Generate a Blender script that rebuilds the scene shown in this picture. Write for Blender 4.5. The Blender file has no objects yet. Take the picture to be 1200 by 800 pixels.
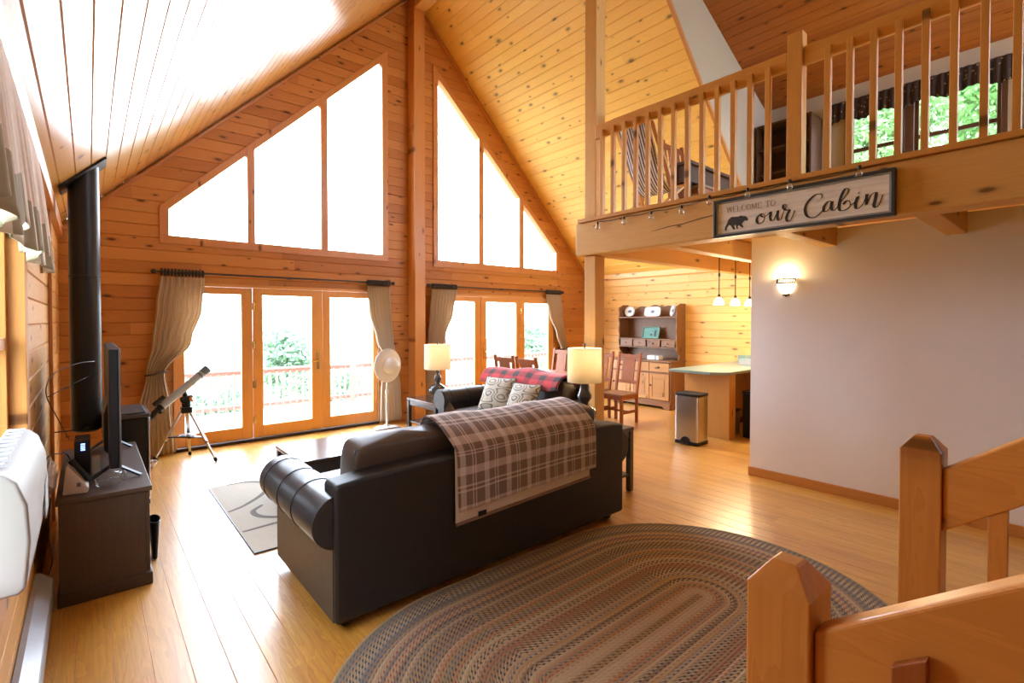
import bpy, bmesh, math, random
from mathutils import Vector, Matrix
random.seed(7)
PI = math.pi
scene = bpy.context.scene
COL = scene.collection

# ------------------------------------------------------------------ mesh helpers
class MB:
    """collects shapes that become ONE mesh object"""
    def __init__(s):
        s.v = []; s.f = []; s.m = []; s.uv = {}; s.cur = 0
    def add(s, vs, fs, uvs=None):
        b = len(s.v)
        s.v.extend([tuple(p) for p in vs])
        for f in fs:
            s.f.append([b + i for i in f]); s.m.append(s.cur)
        if uvs:
            for i, u in enumerate(uvs): s.uv[b + i] = u
        return s
    def mat(s, i): s.cur = i; return s
    def box(s, x0, y0, z0, x1, y1, z1):
        v = [(x0,y0,z0),(x1,y0,z0),(x1,y1,z0),(x0,y1,z0),(x0,y0,z1),(x1,y0,z1),(x1,y1,z1),(x0,y1,z1)]
        return s.add(v, [(0,3,2,1),(4,5,6,7),(0,1,5,4),(1,2,6,5),(2,3,7,6),(3,0,4,7)])
    def bar(s, p0, p1, w, h, up=(0,0,1)):
        p0, p1 = Vector(p0), Vector(p1); d = (p1 - p0).normalized(); up = Vector(up)
        sd = d.cross(up).normalized(); u = sd.cross(d).normalized()
        v = []
        for p in (p0, p1):
            for a, b in ((-1,-1),(1,-1),(1,1),(-1,1)): v.append(p + sd*(a*w/2) + u*(b*h/2))
        return s.add(v, [(0,1,2,3),(7,6,5,4),(0,4,5,1),(1,5,6,2),(2,6,7,3),(3,7,4,0)])
    def tube(s, pts, r, n=8, cap=True):
        pts = [Vector(p) for p in pts]; k = len(pts)
        rs = r if isinstance(r, (list, tuple)) else [r]*k
        vs = []; prev = None
        for i, p in enumerate(pts):
            d = (pts[min(i+1,k-1)] - pts[max(i-1,0)]).normalized()
            if prev is None:
                a = Vector((0,0,1)) if abs(d.z) < .9 else Vector((1,0,0))
                sd = d.cross(a).normalized()
            else:
                sd = (prev - d*prev.dot(d)).normalized()
            prev = sd; u = d.cross(sd)
            for j in range(n):
                t = 2*PI*j/n; vs.append(p + (sd*math.cos(t) + u*math.sin(t))*rs[i])
        fs = []
        for i in range(k-1):
            for j in range(n):
                fs.append((i*n+j, i*n+(j+1)%n, (i+1)*n+(j+1)%n, (i+1)*n+j))
        if cap:
            fs.append(tuple(range(n-1,-1,-1))); fs.append(tuple((k-1)*n+j for j in range(n)))
        return s.add(vs, fs)
    def cyl(s, p0, p1, r0, r1=None, n=20): return s.tube([p0,p1], [r0, r0 if r1 is None else r1], n)
    def lathe(s, cx, cy, prof, n=28, M=None):
        vs = []; fs = []; k = len(prof)
        for r, z in prof:
            for j in range(n):
                t = 2*PI*j/n; vs.append(Vector((cx + r*math.cos(t), cy + r*math.sin(t), z)))
        if M is not None: vs = [M @ v for v in vs]
        for i in range(k-1):
            for j in range(n):
                fs.append((i*n+j, i*n+(j+1)%n, (i+1)*n+(j+1)%n, (i+1)*n+j))
        if prof[0][0] > 1e-4: fs.append(tuple(range(n-1,-1,-1)))
        if prof[-1][0] > 1e-4: fs.append(tuple((k-1)*n+j for j in range(n)))
        return s.add(vs, fs)
    def prism(s, poly, vec):
        vec = Vector(vec); n = len(poly)
        a = [Vector(p) for p in poly]; b = [p + vec for p in a]
        nrm = Vector((0,0,0))
        for i in range(n): nrm += a[i].cross(a[(i+1)%n])
        if nrm.dot(vec) > 0: a, b = a[::-1], b[::-1]
        return s.add(a+b, [tuple(range(n)), tuple(range(2*n-1, n-1, -1))] + [(i, n+i, n+(i+1)%n, (i+1)%n) for i in range(n)])
    def grid(s, fn, nu, nv):
        vs = []; uv = []
        for j in range(nv+1):
            for i in range(nu+1):
                u, v = i/nu, j/nv; vs.append(fn(u, v)); uv.append((u, v))
        fs = [(j*(nu+1)+i, j*(nu+1)+i+1, (j+1)*(nu+1)+i+1, (j+1)*(nu+1)+i) for j in range(nv) for i in range(nu)]
        return s.add(vs, fs, uv)
    def pillow(s, w, h, t, M, n=14, pinch=.07, e=2.5):
        for sg in (1, -1):
            def fn(u, v, sg=sg):
                a, b = 2*u-1, 2*v-1
                k = max(0, (1-abs(a)**e)*(1-abs(b)**e))**.5
                px = a*w/2*(1 - pinch*(1-b*b)); py = b*h/2*(1 - pinch*(1-a*a))
                if sg < 0: px = -px; 
                return M @ Vector((px, py, sg*t/2*k))
            b0 = len(s.v); s.grid(fn, n, n)
            if sg < 0:
                for i in range(b0, len(s.v)):
                    u, v = s.uv[i]; s.uv[i] = (1-u, v)
        return s
    def cushion(s, c, size, M=None, n=8, puff=.06, r=.2):
        """soft rounded box: superellipsoid cross-section"""
        cx, cy, cz = c; a, b, h = size[0]/2, size[1]/2, size[2]/2
        def sp(t, e): return math.copysign(abs(t)**e, t)
        nu, nv = 40, 20
        vs = []; fs = []
        for j in range(nv+1):
            ph = -PI/2 + PI*j/nv
            for i in range(nu):
                th = 2*PI*i/nu
                x = sp(math.cos(ph), r)*sp(math.cos(th), r); y = sp(math.cos(ph), r)*sp(math.sin(th), r); z = sp(math.sin(ph), .35)
                z *= 1 + puff*(1-x*x)*(1-y*y)*2
                p = Vector((x*a, y*b, z*h))
                if M is not None: p = M @ p
                vs.append(p + Vector(c))
        for j in range(nv):
            for i in range(nu):
                fs.append((j*nu+i, j*nu+(i+1)%nu, (j+1)*nu+(i+1)%nu, (j+1)*nu+i))
        return s.add(vs, fs)

ORG = {}
def link(o):
    COL.objects.link(o); return o
def put(name, mb, mats, parent=None, bevel=0, smooth=None, solid=0, subsurf=0, seg=2, offset=0):
    """one mesh object in world coordinates, stored relative to its parent's base point"""
    org = ORG[parent.name] if parent is not None else Vector((0,0,0))
    me = bpy.data.meshes.new(name)
    me.from_pydata([tuple(Vector(p) - org) for p in mb.v], [], mb.f)
    if not isinstance(mats, (list, tuple)): mats = [mats]
    for m in mats: me.materials.append(m)
    for p, i in zip(me.polygons, mb.m): p.material_index = i
    if mb.uv:
        L = me.uv_layers.new(name='UVMap')
        for lp in me.loops: L.data[lp.index].uv = mb.uv.get(lp.vertex_index, (0,0))
    me.validate(); me.update()
    if smooth:
        me.shade_smooth(); me.set_sharp_from_angle(angle=math.radians(smooth))
    o = link(bpy.data.objects.new(name, me))
    ORG[o.name] = org
    if parent is not None: o.parent = parent
    if solid:
        m = o.modifiers.new('thickness', 'SOLIDIFY'); m.thickness = solid; m.offset = offset
    if bevel:
        m = o.modifiers.new('bevel', 'BEVEL'); m.width = bevel; m.segments = seg; m.limit_method = 'ANGLE'; m.angle_limit = math.radians(40); m.harden_normals = bool(smooth)
    if subsurf:
        m = o.modifiers.new('subd', 'SUBSURF'); m.levels = subsurf; m.render_levels = subsurf
    return o
def tag(o, label, cat=None, group=None, kind=None):
    o['label'] = label
    if cat: o['category'] = cat
    if group: o['group'] = group
    if kind: o['kind'] = kind
    return o
def thing(name, loc, label, cat, group=None):
    o = link(bpy.data.objects.new(name, None)); o.location = loc; o.empty_display_size = .1
    ORG[o.name] = Vector(loc)
    return tag(o, label, cat, group)
def struct(name, mb, mats, label, **k):
    return tag(put(name, mb, mats, **k), label, None, None, 'structure')
def dup(root, loc, rotz=None, label=None):
    r = root.copy(); link(r); r.location = loc
    if rotz is not None: r.rotation_euler = (0,0,rotz)
    if label: r['label'] = label
    for ch in list(root.children):
        c = ch.copy(); link(c); c.parent = r
        for g in list(ch.children):
            d = g.copy(); link(d); d.parent = c
    return r

# ------------------------------------------------------------------ materials
class NT:
    def __init__(s, name):
        s.mat = bpy.data.materials.new(name); s.mat.use_nodes = True
        s.t = s.mat.node_tree; s.n = s.t.nodes; s.b = s.n['Principled BSDF']; s.out = s.n['Material Output']
    def new(s, ty, **k):
        n = s.n.new(ty)
        for a, v in k.items(): setattr(n, a, v)
        return n
    def L(s, a, b): s.t.links.new(a, b)
    def inp(s, n, i, v):
        if hasattr(v, 'is_output'): s.L(v, n.inputs[i])
        else: n.inputs[i].default_value = v
    def m(s, op, a, b=0., c=0.):
        n = s.new('ShaderNodeMath', operation=op)
        for i, v in enumerate((a, b, c)): s.inp(n, i, v)
        return n.outputs[0]
    def xyz(s, a, b, c):
        n = s.new('ShaderNodeCombineXYZ')
        for i, v in enumerate((a, b, c)): s.inp(n, i, v)
        return n.outputs[0]
    def sep(s, v):
        n = s.new('ShaderNodeSeparateXYZ'); s.L(v, n.inputs[0]); return n.outputs
    def coord(s, k='Object'):
        return s.new('ShaderNodeTexCoord').outputs[k]
    def noise(s, vec, scale=1., detail=2., rough=.5, dist=0.):
        n = s.new('ShaderNodeTexNoise'); s.L(vec, n.inputs['Vector'])
        n.inputs['Scale'].default_value = scale; n.inputs['Detail'].default_value = detail
        n.inputs['Roughness'].default_value = rough; n.inputs['Distortion'].default_value = dist
        return n.outputs['Fac']
    def white(s, w):
        n = s.new('ShaderNodeTexWhiteNoise', noise_dimensions='1D'); s.inp(n, 'W', w); return n.outputs
    def ramp(s, fac, stops, mode='LINEAR'):
        n = s.new('ShaderNodeValToRGB'); s.inp(n, 0, fac); r = n.color_ramp; r.interpolation = mode
        while len(r.elements) < len(stops): r.elements.new(1.)
        for e, (p, c) in zip(r.elements, stops): e.position = p; e.color = (*c, 1) if len(c) == 3 else c
        return n.outputs[0]
    def mix(s, f, a, b, blend='MIX'):
        n = s.new('ShaderNodeMix', data_type='RGBA', blend_type=blend)
        s.inp(n, 0, f)
        for i, v in ((6, a), (7, b)):
            if hasattr(v, 'is_output'): s.L(v, n.inputs[i])
            else: n.inputs[i].default_value = (*v, 1)
        return n.outputs[2]
    def color(s, c):
        if hasattr(c, 'is_output'): s.L(c, s.b.inputs['Base Color'])
        else: s.b.inputs['Base Color'].default_value = (*c, 1)
    def bump(s, h, strength=.2, dist=.01):
        n = s.new('ShaderNodeBump'); n.inputs['Strength'].default_value = strength; n.inputs['Distance'].default_value = dist
        s.L(h, n.inputs['Height']); s.L(n.outputs[0], s.b.inputs['Normal'])
    def set(s, **k):
        for a, v in k.items(): s.inp(s.b, a.replace('_', ' '), v)
        return s

def plain(name, c, rough=.5, metal=0., coat=0., nz=.06, scale=30., bump=0., spec=.5):
    t = NT(name)
    f = t.noise(t.coord(), scale, 3.)
    a = tuple(max(0, x*(1-nz)) for x in c); b = tuple(min(1, x*(1+nz)) for x in c)
    t.color(t.mix(f, a, b)); t.set(Roughness=rough, Metallic=metal)
    t.b.inputs['Coat Weight'].default_value = coat; t.b.inputs['Specular IOR Level'].default_value = spec
    if bump: t.bump(f, bump, .01)
    return t.mat

def wood(name, light, dark, grain='X', across='Z', bw=None, rough=.35, coat=.3, coatr=.2, knots=.6, var=.35, streak=.5, piece=2.6, hue=None, off=0., spec=.4):
    """varnished boards: streaks along the grain, knots, tone that changes from board to board"""
    t = NT(name); c = t.coord(); S = t.sep(c); ax = {'X':S[0],'Y':S[1],'Z':S[2]}
    g = ax[grain]; a = ax[across]; o3 = [ax[k] for k in 'XYZ' if k not in (grain, across)][0]
    rnd = t.new('ShaderNodeObjectInfo').outputs['Random']
    if bw:
        idx = t.m('FLOOR', t.m('DIVIDE', t.m('ADD', a, off), bw))
        h0 = t.white(idx)[0]
        seg = t.m('FLOOR', t.m('DIVIDE', t.m('ADD', g, t.m('MULTIPLY', h0, 7.)), piece))
        h = t.white(t.m('ADD', t.m('MULTIPLY', idx, 3.17), t.m('MULTIPLY', seg, 11.3)))[0]
    else:
        h = rnd
    sh = t.m('MULTIPLY', h, 23.)
    v1 = t.xyz(t.m('ADD', t.m('MULTIPLY', g, .9), sh), t.m('MULTIPLY', a, 9.), t.m('MULTIPLY', o3, 9.))
    big = t.noise(v1, 1.6, 3., .55, .6)
    rings = t.m('FRACT', t.m('MULTIPLY', big, 7.))
    v2 = t.xyz(t.m('ADD', t.m('MULTIPLY', g, 2.2), sh), t.m('MULTIPLY', a, 75.), t.m('MULTIPLY', o3, 75.))
    fine = t.noise(v2, 1., 2., .6)
    f = t.m('ADD', t.m('MULTIPLY', rings, .35*streak), t.m('MULTIPLY', fine, .75*streak))
    f = t.m('ADD', f, t.m('MULTIPLY', t.m('SUBTRACT', h, .5), var))
    f = t.m('MAXIMUM', t.m('MINIMUM', f, 1.), 0.)
    col = t.mix(f, light, dark)
    if hue: col = t.mix(t.m('MULTIPLY', t.white(t.m('ADD', sh, 5.))[0], .6), col, hue)
    if knots:
        vn = t.new('ShaderNodeTexVoronoi', feature='F1', voronoi_dimensions='2D')
        t.L(t.xyz(t.m('ADD', t.m('MULTIPLY', g, 2.4), sh), t.m('MULTIPLY', a, 6.3), 0.), vn.inputs['Vector'])
        vn.inputs['Scale'].default_value = 1.; vn.inputs['Randomness'].default_value = 1.
        rc = t.sep(vn.outputs['Color']); keep = t.m('LESS_THAN', rc[0], knots*.75); dk = t.m('DIVIDE', vn.outputs['Distance'], t.m('MULTIPLY_ADD', rc[1], 1.1, .45))
        k = t.m('MULTIPLY', keep, t.ramp(dk, [(0., (1,1,1)), (.055, (.85,.85,.85)), (.085, (.25,.25,.25)), (.16, (0,0,0))]))
        col = t.mix(k, col, tuple(x*.30 for x in dark))
    t.color(col); t.set(Roughness=rough); t.b.inputs['Specular IOR Level'].default_value = spec; t.b.inputs['Coat Weight'].default_value = coat; t.b.inputs['Coat Roughness'].default_value = coatr
    t.bump(fine, .08, .004)
    return t.mat

def glass_pane(name, tint=(1,1,1), base=.04):
    t = NT(name); t.n.remove(t.b)
    tr = t.new('ShaderNodeBsdfTransparent'); tr.inputs[0].default_value = (*tint, 1)
    gl = t.new('ShaderNodeBsdfGlossy'); gl.inputs['Roughness'].default_value = .02
    fc = t.new('ShaderNodeLayerWeight').outputs['Facing']      # Schlick reflectance, the same from both sides of the thin pane
    fr = t.m('MULTIPLY_ADD', t.m('POWER', fc, 5.), .92, base)
    mx = t.new('ShaderNodeMixShader'); t.L(fr, mx.inputs[0]); t.L(tr.outputs[0], mx.inputs[1]); t.L(gl.outputs[0], mx.inputs[2])
    t.L(mx.outputs[0], t.out.inputs[0]); return t.mat

def emis(name, c, s):
    t = NT(name); t.color(c); t.b.inputs['Emission Color'].default_value = (*c, 1); t.b.inputs['Emission Strength'].default_value = s
    f = t.noise(t.coord(), 4.); t.L(t.m('MULTIPLY_ADD', f, .1, .4), t.b.inputs['Roughness'])
    return t.mat

def shade_mat(name, c, em=0.):
    t = NT(name); t.n.remove(t.b)
    d = t.new('ShaderNodeBsdfDiffuse'); tl = t.new('ShaderNodeBsdfTranslucent')
    f = t.noise(t.coord(), 90., 2.); cc = t.mix(f, tuple(x*.93 for x in c), c)
    t.L(cc, d.inputs[0]); t.L(cc, tl.inputs[0])
    mx = t.new('ShaderNodeMixShader'); mx.inputs[0].default_value = .5
    t.L(d.outputs[0], mx.inputs[1]); t.L(tl.outputs[0], mx.inputs[2])
    t.L(mx.outputs[0], t.out.inputs[0]); return t.mat

M = {}
BW = .143
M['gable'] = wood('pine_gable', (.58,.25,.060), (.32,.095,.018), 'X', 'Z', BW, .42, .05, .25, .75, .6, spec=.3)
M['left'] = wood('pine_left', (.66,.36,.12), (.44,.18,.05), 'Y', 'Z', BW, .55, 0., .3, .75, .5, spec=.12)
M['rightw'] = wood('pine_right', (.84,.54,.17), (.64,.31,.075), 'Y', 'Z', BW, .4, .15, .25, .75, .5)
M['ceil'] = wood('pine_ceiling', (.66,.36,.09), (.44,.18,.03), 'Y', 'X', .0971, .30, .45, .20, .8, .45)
M['ceil_r'] = wood('pine_ceiling_lit', (.92,.60,.14), (.74,.39,.065), 'Y', 'X', .0971, .42, .15, .3, .9, .4)  # lit copy of the ceiling pine, bounced light raised into its colour
M['casing'] = wood('pine_casing', (.50,.22,.06), (.34,.115,.026), 'Z', 'Y', None, .5, 0., .3, .4, .3, spec=.12)
M['backwall'] = wood('bounce_cut_boards', (.16,.07,.025), (.09,.035,.012), 'X', 'Z', BW, .5, 0., .3, .5, .4)  # boards of the unseen back wall, darkened to keep bounced light down
M['dorm'] = wood('pine_dormer', (.40,.14,.032), (.22,.055,.011), 'Y', 'X', .125, .45, .1, .3, .8, .5)
M['floor'] = wood('oak_floor', (.80,.45,.080), (.47,.18,.022), 'Y', 'X', .137, .33, 1., .30, 0, .40, 1., 3.1)
for ax, ac in (('X','Z'),('Y','Z'),('Z','X')):
    M['trim'+ax] = wood('pine_trim_'+ax, (.62,.28,.08), (.42,.145,.032), ax, ac, None, .36, .25, .25, .45, .3)
    M['door'+ax] = wood('fir_frame_'+ax, (.74,.36,.085), (.56,.23,.045), ax, ac, None, .36, .25, .25, 0, .25)
    M['timber'+ax] = wood('timber_'+ax, (.74,.46,.165), (.50,.24,.065), ax, ac, None, .55, 0., .3, .9, .35, spec=.25)
    M['rail'+ax] = wood('rail_pine_'+ax, (.66,.34,.085), (.46,.19,.04), ax, ac, None, .38, .25, .25, .35, .35)
    M['stair'+ax] = wood('stair_pine_'+ax, (.60,.255,.052), (.36,.115,.018), ax, ac, None, .36, .2, .2, .3, .3, .6)
    M['brown'+ax] = wood('walnut_stain_'+ax, (.11,.05,.026), (.05,.024,.014), ax, ac, None, .5, 0., .3, 0, .25, spec=.15)
    M['chair'+ax] = wood('mission_oak_'+ax, (.32,.095,.020), (.19,.045,.010), ax, ac, None, .42, .08, .25, 0, .2, spec=.25)
    M['hutch'+ax] = wood('hutch_pine_'+ax, (.25,.115,.042), (.13,.052,.018), ax, ac, None, .42, .12, .3, .5, .3)
    M['peni'+ax] = wood('peninsula_pine_'+ax, (.62,.31,.075), (.42,.17,.035), ax, ac, .1 if ax == 'Z' else None, .4, .2, .3, .5, .3)
    M['greywood'+ax] = wood('weathered_oak_'+ax, (.085,.053,.035), (.04,.023,.015), ax, ac, None, .5, 0., .3, .2, .25, spec=.25)
M['white_wall'] = plain('painted_plaster', (.86,.88,.91), .7, nz=.02, scale=6., bump=.02)
M['dormer_wall'] = plain('shaded_plaster_loft', (.46,.39,.31), .8, nz=.02, scale=6.)  # white paint toned to beige, the dim loft light is in the colour
M['black'] = plain('black_plastic', (.014,.014,.016), .4, spec=.25)
M['blackmetal'] = plain('black_steel', (.018,.018,.02), .36, spec=.3)
M['rod'] = plain('dark_iron', (.02,.016,.014), .4)
M['leather'] = plain('dark_leather', (.026,.025,.026), .36, nz=.3, scale=14., bump=.12, coat=.15)
M['suede'] = plain('brown_leather_cushion', (.085,.058,.042), .42, nz=.25, scale=12., bump=.15)
M['leatherback'] = plain('outback_leather', (.015,.014,.014), .5, nz=.3, scale=14., bump=.08)
M['white'] = plain('white_plastic', (.78,.78,.77), .35, nz=.02)
M['acplastic'] = plain('dimmed_white_plastic', (.34,.32,.29), .45, nz=.02, spec=.25)  # white plastic greyed down, the shade on its side is in the colour
M['hutchlitZ'] = wood('hutch_pine_lit_Z', (.50,.26,.085), (.30,.13,.038), 'Z', 'Y', None, .4, .2, .3, .5, .3)  # lit copy of the hutch pine, golden light put into the colour
M['hutchlitY'] = wood('hutch_pine_lit_Y', (.50,.26,.085), (.30,.13,.038), 'Y', 'Z', None, .4, .2, .3, .5, .3)
M['cream'] = plain('cream_plastic', (.46,.36,.28), .4, nz=.03)
M['chrome'] = plain('brushed_chrome', (.62,.62,.64), .28, metal=1., scale=50.)
M['steel'] = plain('stainless_steel', (.55,.53,.50), .30, metal=1., scale=60., nz=.04)
M['brass'] = plain('polished_brass', (.75,.52,.20), .25, metal=1.)
M['bronze'] = plain('dark_bronze', (.05,.03,.02), .4, metal=.6)
M['enamel'] = plain('heater_enamel', (.36,.37,.39), .4, metal=.2)
M['glass'] = glass_pane('window_glass')
M['clear'] = glass_pane('clear_glass', (.93,.95,.95))
M['bulbglass'] = glass_pane('clear_bulb_glass', (.96,.96,.95), .22)
M['counter'] = plain('green_laminate', (.22,.31,.27), .3, nz=.35, scale=90.)
M['silver'] = plain('silver_paint', (.36,.46,.60), .30, coat=.3)
M['stovetop'] = plain('stove_lid_paint', (.12,.125,.135), .32, metal=.6)
M['paper'] = plain('white_paper', (.80,.80,.80), .7, nz=.03)
M['grey_rubber'] = plain('grey_rubber', (.1,.1,.1), .7)
M['tabletop'] = wood('espresso_top', (.060,.034,.022), (.03,.018,.012), 'Y', 'X', None, .22, .4, .1, 0, .2)
M['espresso'] = plain('espresso_wood', (.028,.021,.017), .32, nz=.3, scale=20., coat=.3)
M['greytable'] = plain('grey_stained_wood', (.10,.09,.08), .45, nz=.2)
M['ceramic'] = plain('dark_glazed_ceramic', (.045,.046,.055), .22, nz=.3, scale=18., coat=.4)
M['shade'] = shade_mat('linen_shade', (.80,.76,.66))
M['bulb'] = emis('warm_bulb', (1.,.72,.38), 5.)
M['opal'] = emis('lit_opal_glass', (1.,.80,.52), .75)
M['led'] = emis('blue_led', (.1,.2,1.), 3.)
M['deck'] = wood('deck_boards', (.34,.32,.30), (.26,.24,.22), 'X', 'Y', .14, .6, 0, .3, 0, .2)
M['deckrail'] = wood('deck_rail_stain', (.30,.15,.115), (.23,.11,.08), 'Z', 'X', None, .6, 0, .3, 0, .2)
M['china'] = plain('glazed_china', (.80,.80,.78), .2, nz=.02)
M['blueprint'] = plain('cobalt_glaze', (.05,.07,.12), .3)
M['teal'] = plain('teal_lacquer', (.05,.24,.18), .35, nz=.2)
M['ink'] = plain('black_ink', (.02,.02,.02), .6)
M['greyink'] = plain('grey_ink', (.24,.22,.215), .6)
M['signframe'] = plain('slate_frame', (.035,.042,.052), .45)
M['signliner'] = plain('pewter_liner', (.28,.31,.34), .4)
def _sign():
    t = NT('whitewashed_board'); c = t.coord(); S = t.sep(c)
    f = t.noise(t.xyz(t.m('MULTIPLY', S[0], 40.), t.m('MULTIPLY', S[1], 3.), t.m('MULTIPLY', S[2], 40.)), 1., 4., .6)
    t.color(t.ramp(f, [(.3, (.62,.59,.56)), (.5, (.78,.76,.74)), (.75, (.84,.83,.81))])); t.set(Roughness=.7); return t.mat
M['signboard'] = _sign()
def _curtain():
    t = NT('tan_curtain_cloth'); c = t.coord('UV'); S = t.sep(c)
    st = t.m('FRACT', t.m('MULTIPLY', S[0], 17.))
    k = t.m('LESS_THAN', st, .3)
    f = t.noise(t.coord(), 160., 2.)
    col = t.mix(t.m('MULTIPLY', k, .55), t.mix(f, (.66,.53,.37), (.74,.61,.45)), (.46,.33,.20))
    t.color(col); t.set(Roughness=.9); t.b.inputs['Sheen Weight'].default_value = .3
    tl = t.new('ShaderNodeBsdfTranslucent'); t.L(col, tl.inputs[0])
    mx = t.new('ShaderNodeMixShader'); mx.inputs[0].default_value = .3
    t.L(t.b.outputs[0], mx.inputs[1]); t.L(tl.outputs[0], mx.inputs[2]); t.L(mx.outputs[0], t.out.inputs[0])
    return t.mat
M['curtain'] = _curtain()
def _plaid(name, base, stripe, both, nu, nv, thin):
    t = NT(name); S = t.sep(t.coord('UV'))
    def band(x, n):
        f = t.m('FRACT', t.m('MULTIPLY', x, n))
        wide = t.m('MULTIPLY', t.m('GREATER_THAN', f, .08), t.m('LESS_THAN', f, .30))
        l1 = t.m('MULTIPLY', t.m('GREATER_THAN', f, .56), t.m('LESS_THAN', f, .61))
        l2 = t.m('MULTIPLY', t.m('GREATER_THAN', f, .68), t.m('LESS_THAN', f, .73))
        return t.m('MAXIMUM', wide, t.m('MAXIMUM', l1, l2)) if thin else t.m('LESS_THAN', f, .42)
    a, b = band(S[0], nu), band(S[1], nv)
    s = t.m('ADD', a, b)
    col = t.ramp(t.m('MULTIPLY', s, .5), [(0., base), (.25, stripe), (.75, both)], 'CONSTANT')
    f = t.noise(t.coord(), 220., 2.)
    t.color(t.mix(t.m('MULTIPLY', f, .25), col, (.3,.25,.22))); t.set(Roughness=.95); t.b.inputs['Sheen Weight'].default_value = .25
    t.bump(f, .3, .003); return t.mat
M['plaid'] = _plaid('taupe_plaid_fleece', (.20,.152,.148), (.55,.49,.485), (.78,.73,.725), 7, 4.2, True)
M['redplaid'] = _plaid('red_black_plaid_wool', (.62,.03,.05), (.34,.02,.035), (.03,.02,.03), 6, 5, False)
M['fleece'] = plain('ivory_fleece', (.72,.65,.57), .95, nz=.08, scale=80., bump=.2)
M['binding'] = plain('taupe_binding', (.26,.17,.14), .9)
def _ogee():
    t = NT('grey_ogee_fabric'); S = t.sep(t.coord('UV'))
    a = t.m('SINE', t.m('MULTIPLY', S[0], 7.)); b = t.m('SINE', t.m('MULTIPLY_ADD', S[1], 6.5, .7))
    w = t.m('ABSOLUTE', t.m('ADD', t.m('MULTIPLY', a, b), t.m('MULTIPLY', t.m('SINE', t.m('MULTIPLY', S[1], 26.)), .18)))
    f = t.m('FRACT', t.m('MULTIPLY', w, 1.7))
    t.color(t.ramp(f, [(0., (.60,.585,.51)), (.30, (.15,.155,.14)), (.50, (.36,.35,.30)), (.68, (.60,.585,.51))], 'CONSTANT'))
    t.set(Roughness=.85); t.bump(t.noise(t.coord(), 200.), .15, .003); return t.mat
M['ogee'] = _ogee()
RUG = dict(cx=2.10, cy=1.45, L=.55)
def _braid():
    t = NT('braided_wool'); S = t.sep(t.coord())
    cx = t.m('MAXIMUM', t.m('MINIMUM', S[0], RUG['L']), -RUG['L'])
    dx = t.m('SUBTRACT', S[0], cx)
    d = t.m('SQRT', t.m('ADD', t.m('MULTIPLY', dx, dx), t.m('MULTIPLY', S[1], S[1])))
    ang = t.m('ARCTAN2', S[1], dx)
    s = t.m('ADD', cx, t.m('MULTIPLY', ang, d))
    rw = .0185
    q = t.m('DIVIDE', d, rw); ring = t.m('FLOOR', q); fr = t.m('SUBTRACT', q, ring)
    grp = t.m('FLOOR', t.m('DIVIDE', t.m('ADD', ring, 1.), 1.5))
    h1 = t.white(t.m('ADD', grp, 8.7))[0]; h2 = t.white(t.m('ADD', ring, 12.1))[0]
    c1 = t.ramp(h1, [(0., (.50,.37,.21)), (.22, (.42,.27,.12)), (.42, (.30,.20,.115)), (.58, (.48,.36,.22)), (.72, (.37,.25,.14)), (.86, (.42,.23,.13))], 'CONSTANT')
    c2 = t.ramp(h2, [(0., (.05,.055,.06)), (.2, (.38,.27,.15)), (.36, (.085,.12,.16)), (.50, (.10,.085,.06)), (.64, (.32,.10,.06)), (.76, (.12,.14,.08)), (.88, (.46,.36,.23))], 'CONSTANT')
    ph = t.m('FRACT', t.m('ADD', t.m('DIVIDE', s, .034), t.m('ABSOLUTE', t.m('MULTIPLY', t.m('SUBTRACT', fr, .5), .8))))
    k = t.m('GREATER_THAN', ph, .55)
    wear = t.noise(t.coord(), 3., 3.)
    col = t.mix(k, c1, c2)
    t.color(t.mix(t.m('MULTIPLY', wear, .22), col, (.36,.28,.20))); t.set(Roughness=.95)
    hgt = t.m('ADD', t.m('SINE', t.m('MULTIPLY', fr, PI)), t.m('MULTIPLY', t.m('SINE', t.m('MULTIPLY', ph, PI)), .5))
    t.bump(hgt, .6, .006); return t.mat
M['braid'] = _braid()
M['rugbeige'] = plain('beige_wool_pile', (.50,.46,.37), .95, nz=.12, scale=60., bump=.25)
M['rugline'] = plain('grey_wool_pile', (.17,.155,.13), .95, nz=.1, scale=60., bump=.2)
def _valance(name, top, s1, s2, split, n):
    t = NT(name); S = t.sep(t.coord('UV'))
    st = t.m('GREATER_THAN', t.m('FRACT', t.m('MULTIPLY', S[0], n)), .5)
    low = t.mix(st, s1, s2)
    f = t.noise(t.coord(), 60.)
    col = t.mix(t.m('GREATER_THAN', S[1], split), t.mix(f, top, tuple(x*.8 for x in top)), low)
    t.color(col); t.set(Roughness=.9); return t.mat
M['valance'] = _valance('cabin_valance_cloth', (.78,.63,.52), (.34,.29,.20), (.74,.66,.54), .74, 26)
def _dots():
    t = NT('dark_calico'); v = t.new('ShaderNodeTexVoronoi'); t.L(t.coord(), v.inputs['Vector']); v.inputs['Scale'].default_value = 16.
    t.color(t.mix(t.m('LESS_THAN', v.outputs['Distance'], .2), (.035,.018,.016), (.26,.17,.10))); t.set(Roughness=.9); return t.mat
M['calico'] = _dots()
def _stripe():
    t = NT('striped_canvas'); S = t.sep(t.coord('UV'))
    f = t.m('FRACT', t.m('MULTIPLY', S[0], 6.))
    t.color(t.ramp(f, [(0., (.62,.60,.58)), (.3, (.03,.03,.06)), (.5, (.62,.60,.58)), (.68, (.20,.10,.06)), (.85, (.03,.03,.06))], 'CONSTANT')); t.set(Roughness=.85); return t.mat
M['canvas'] = _stripe()
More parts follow.
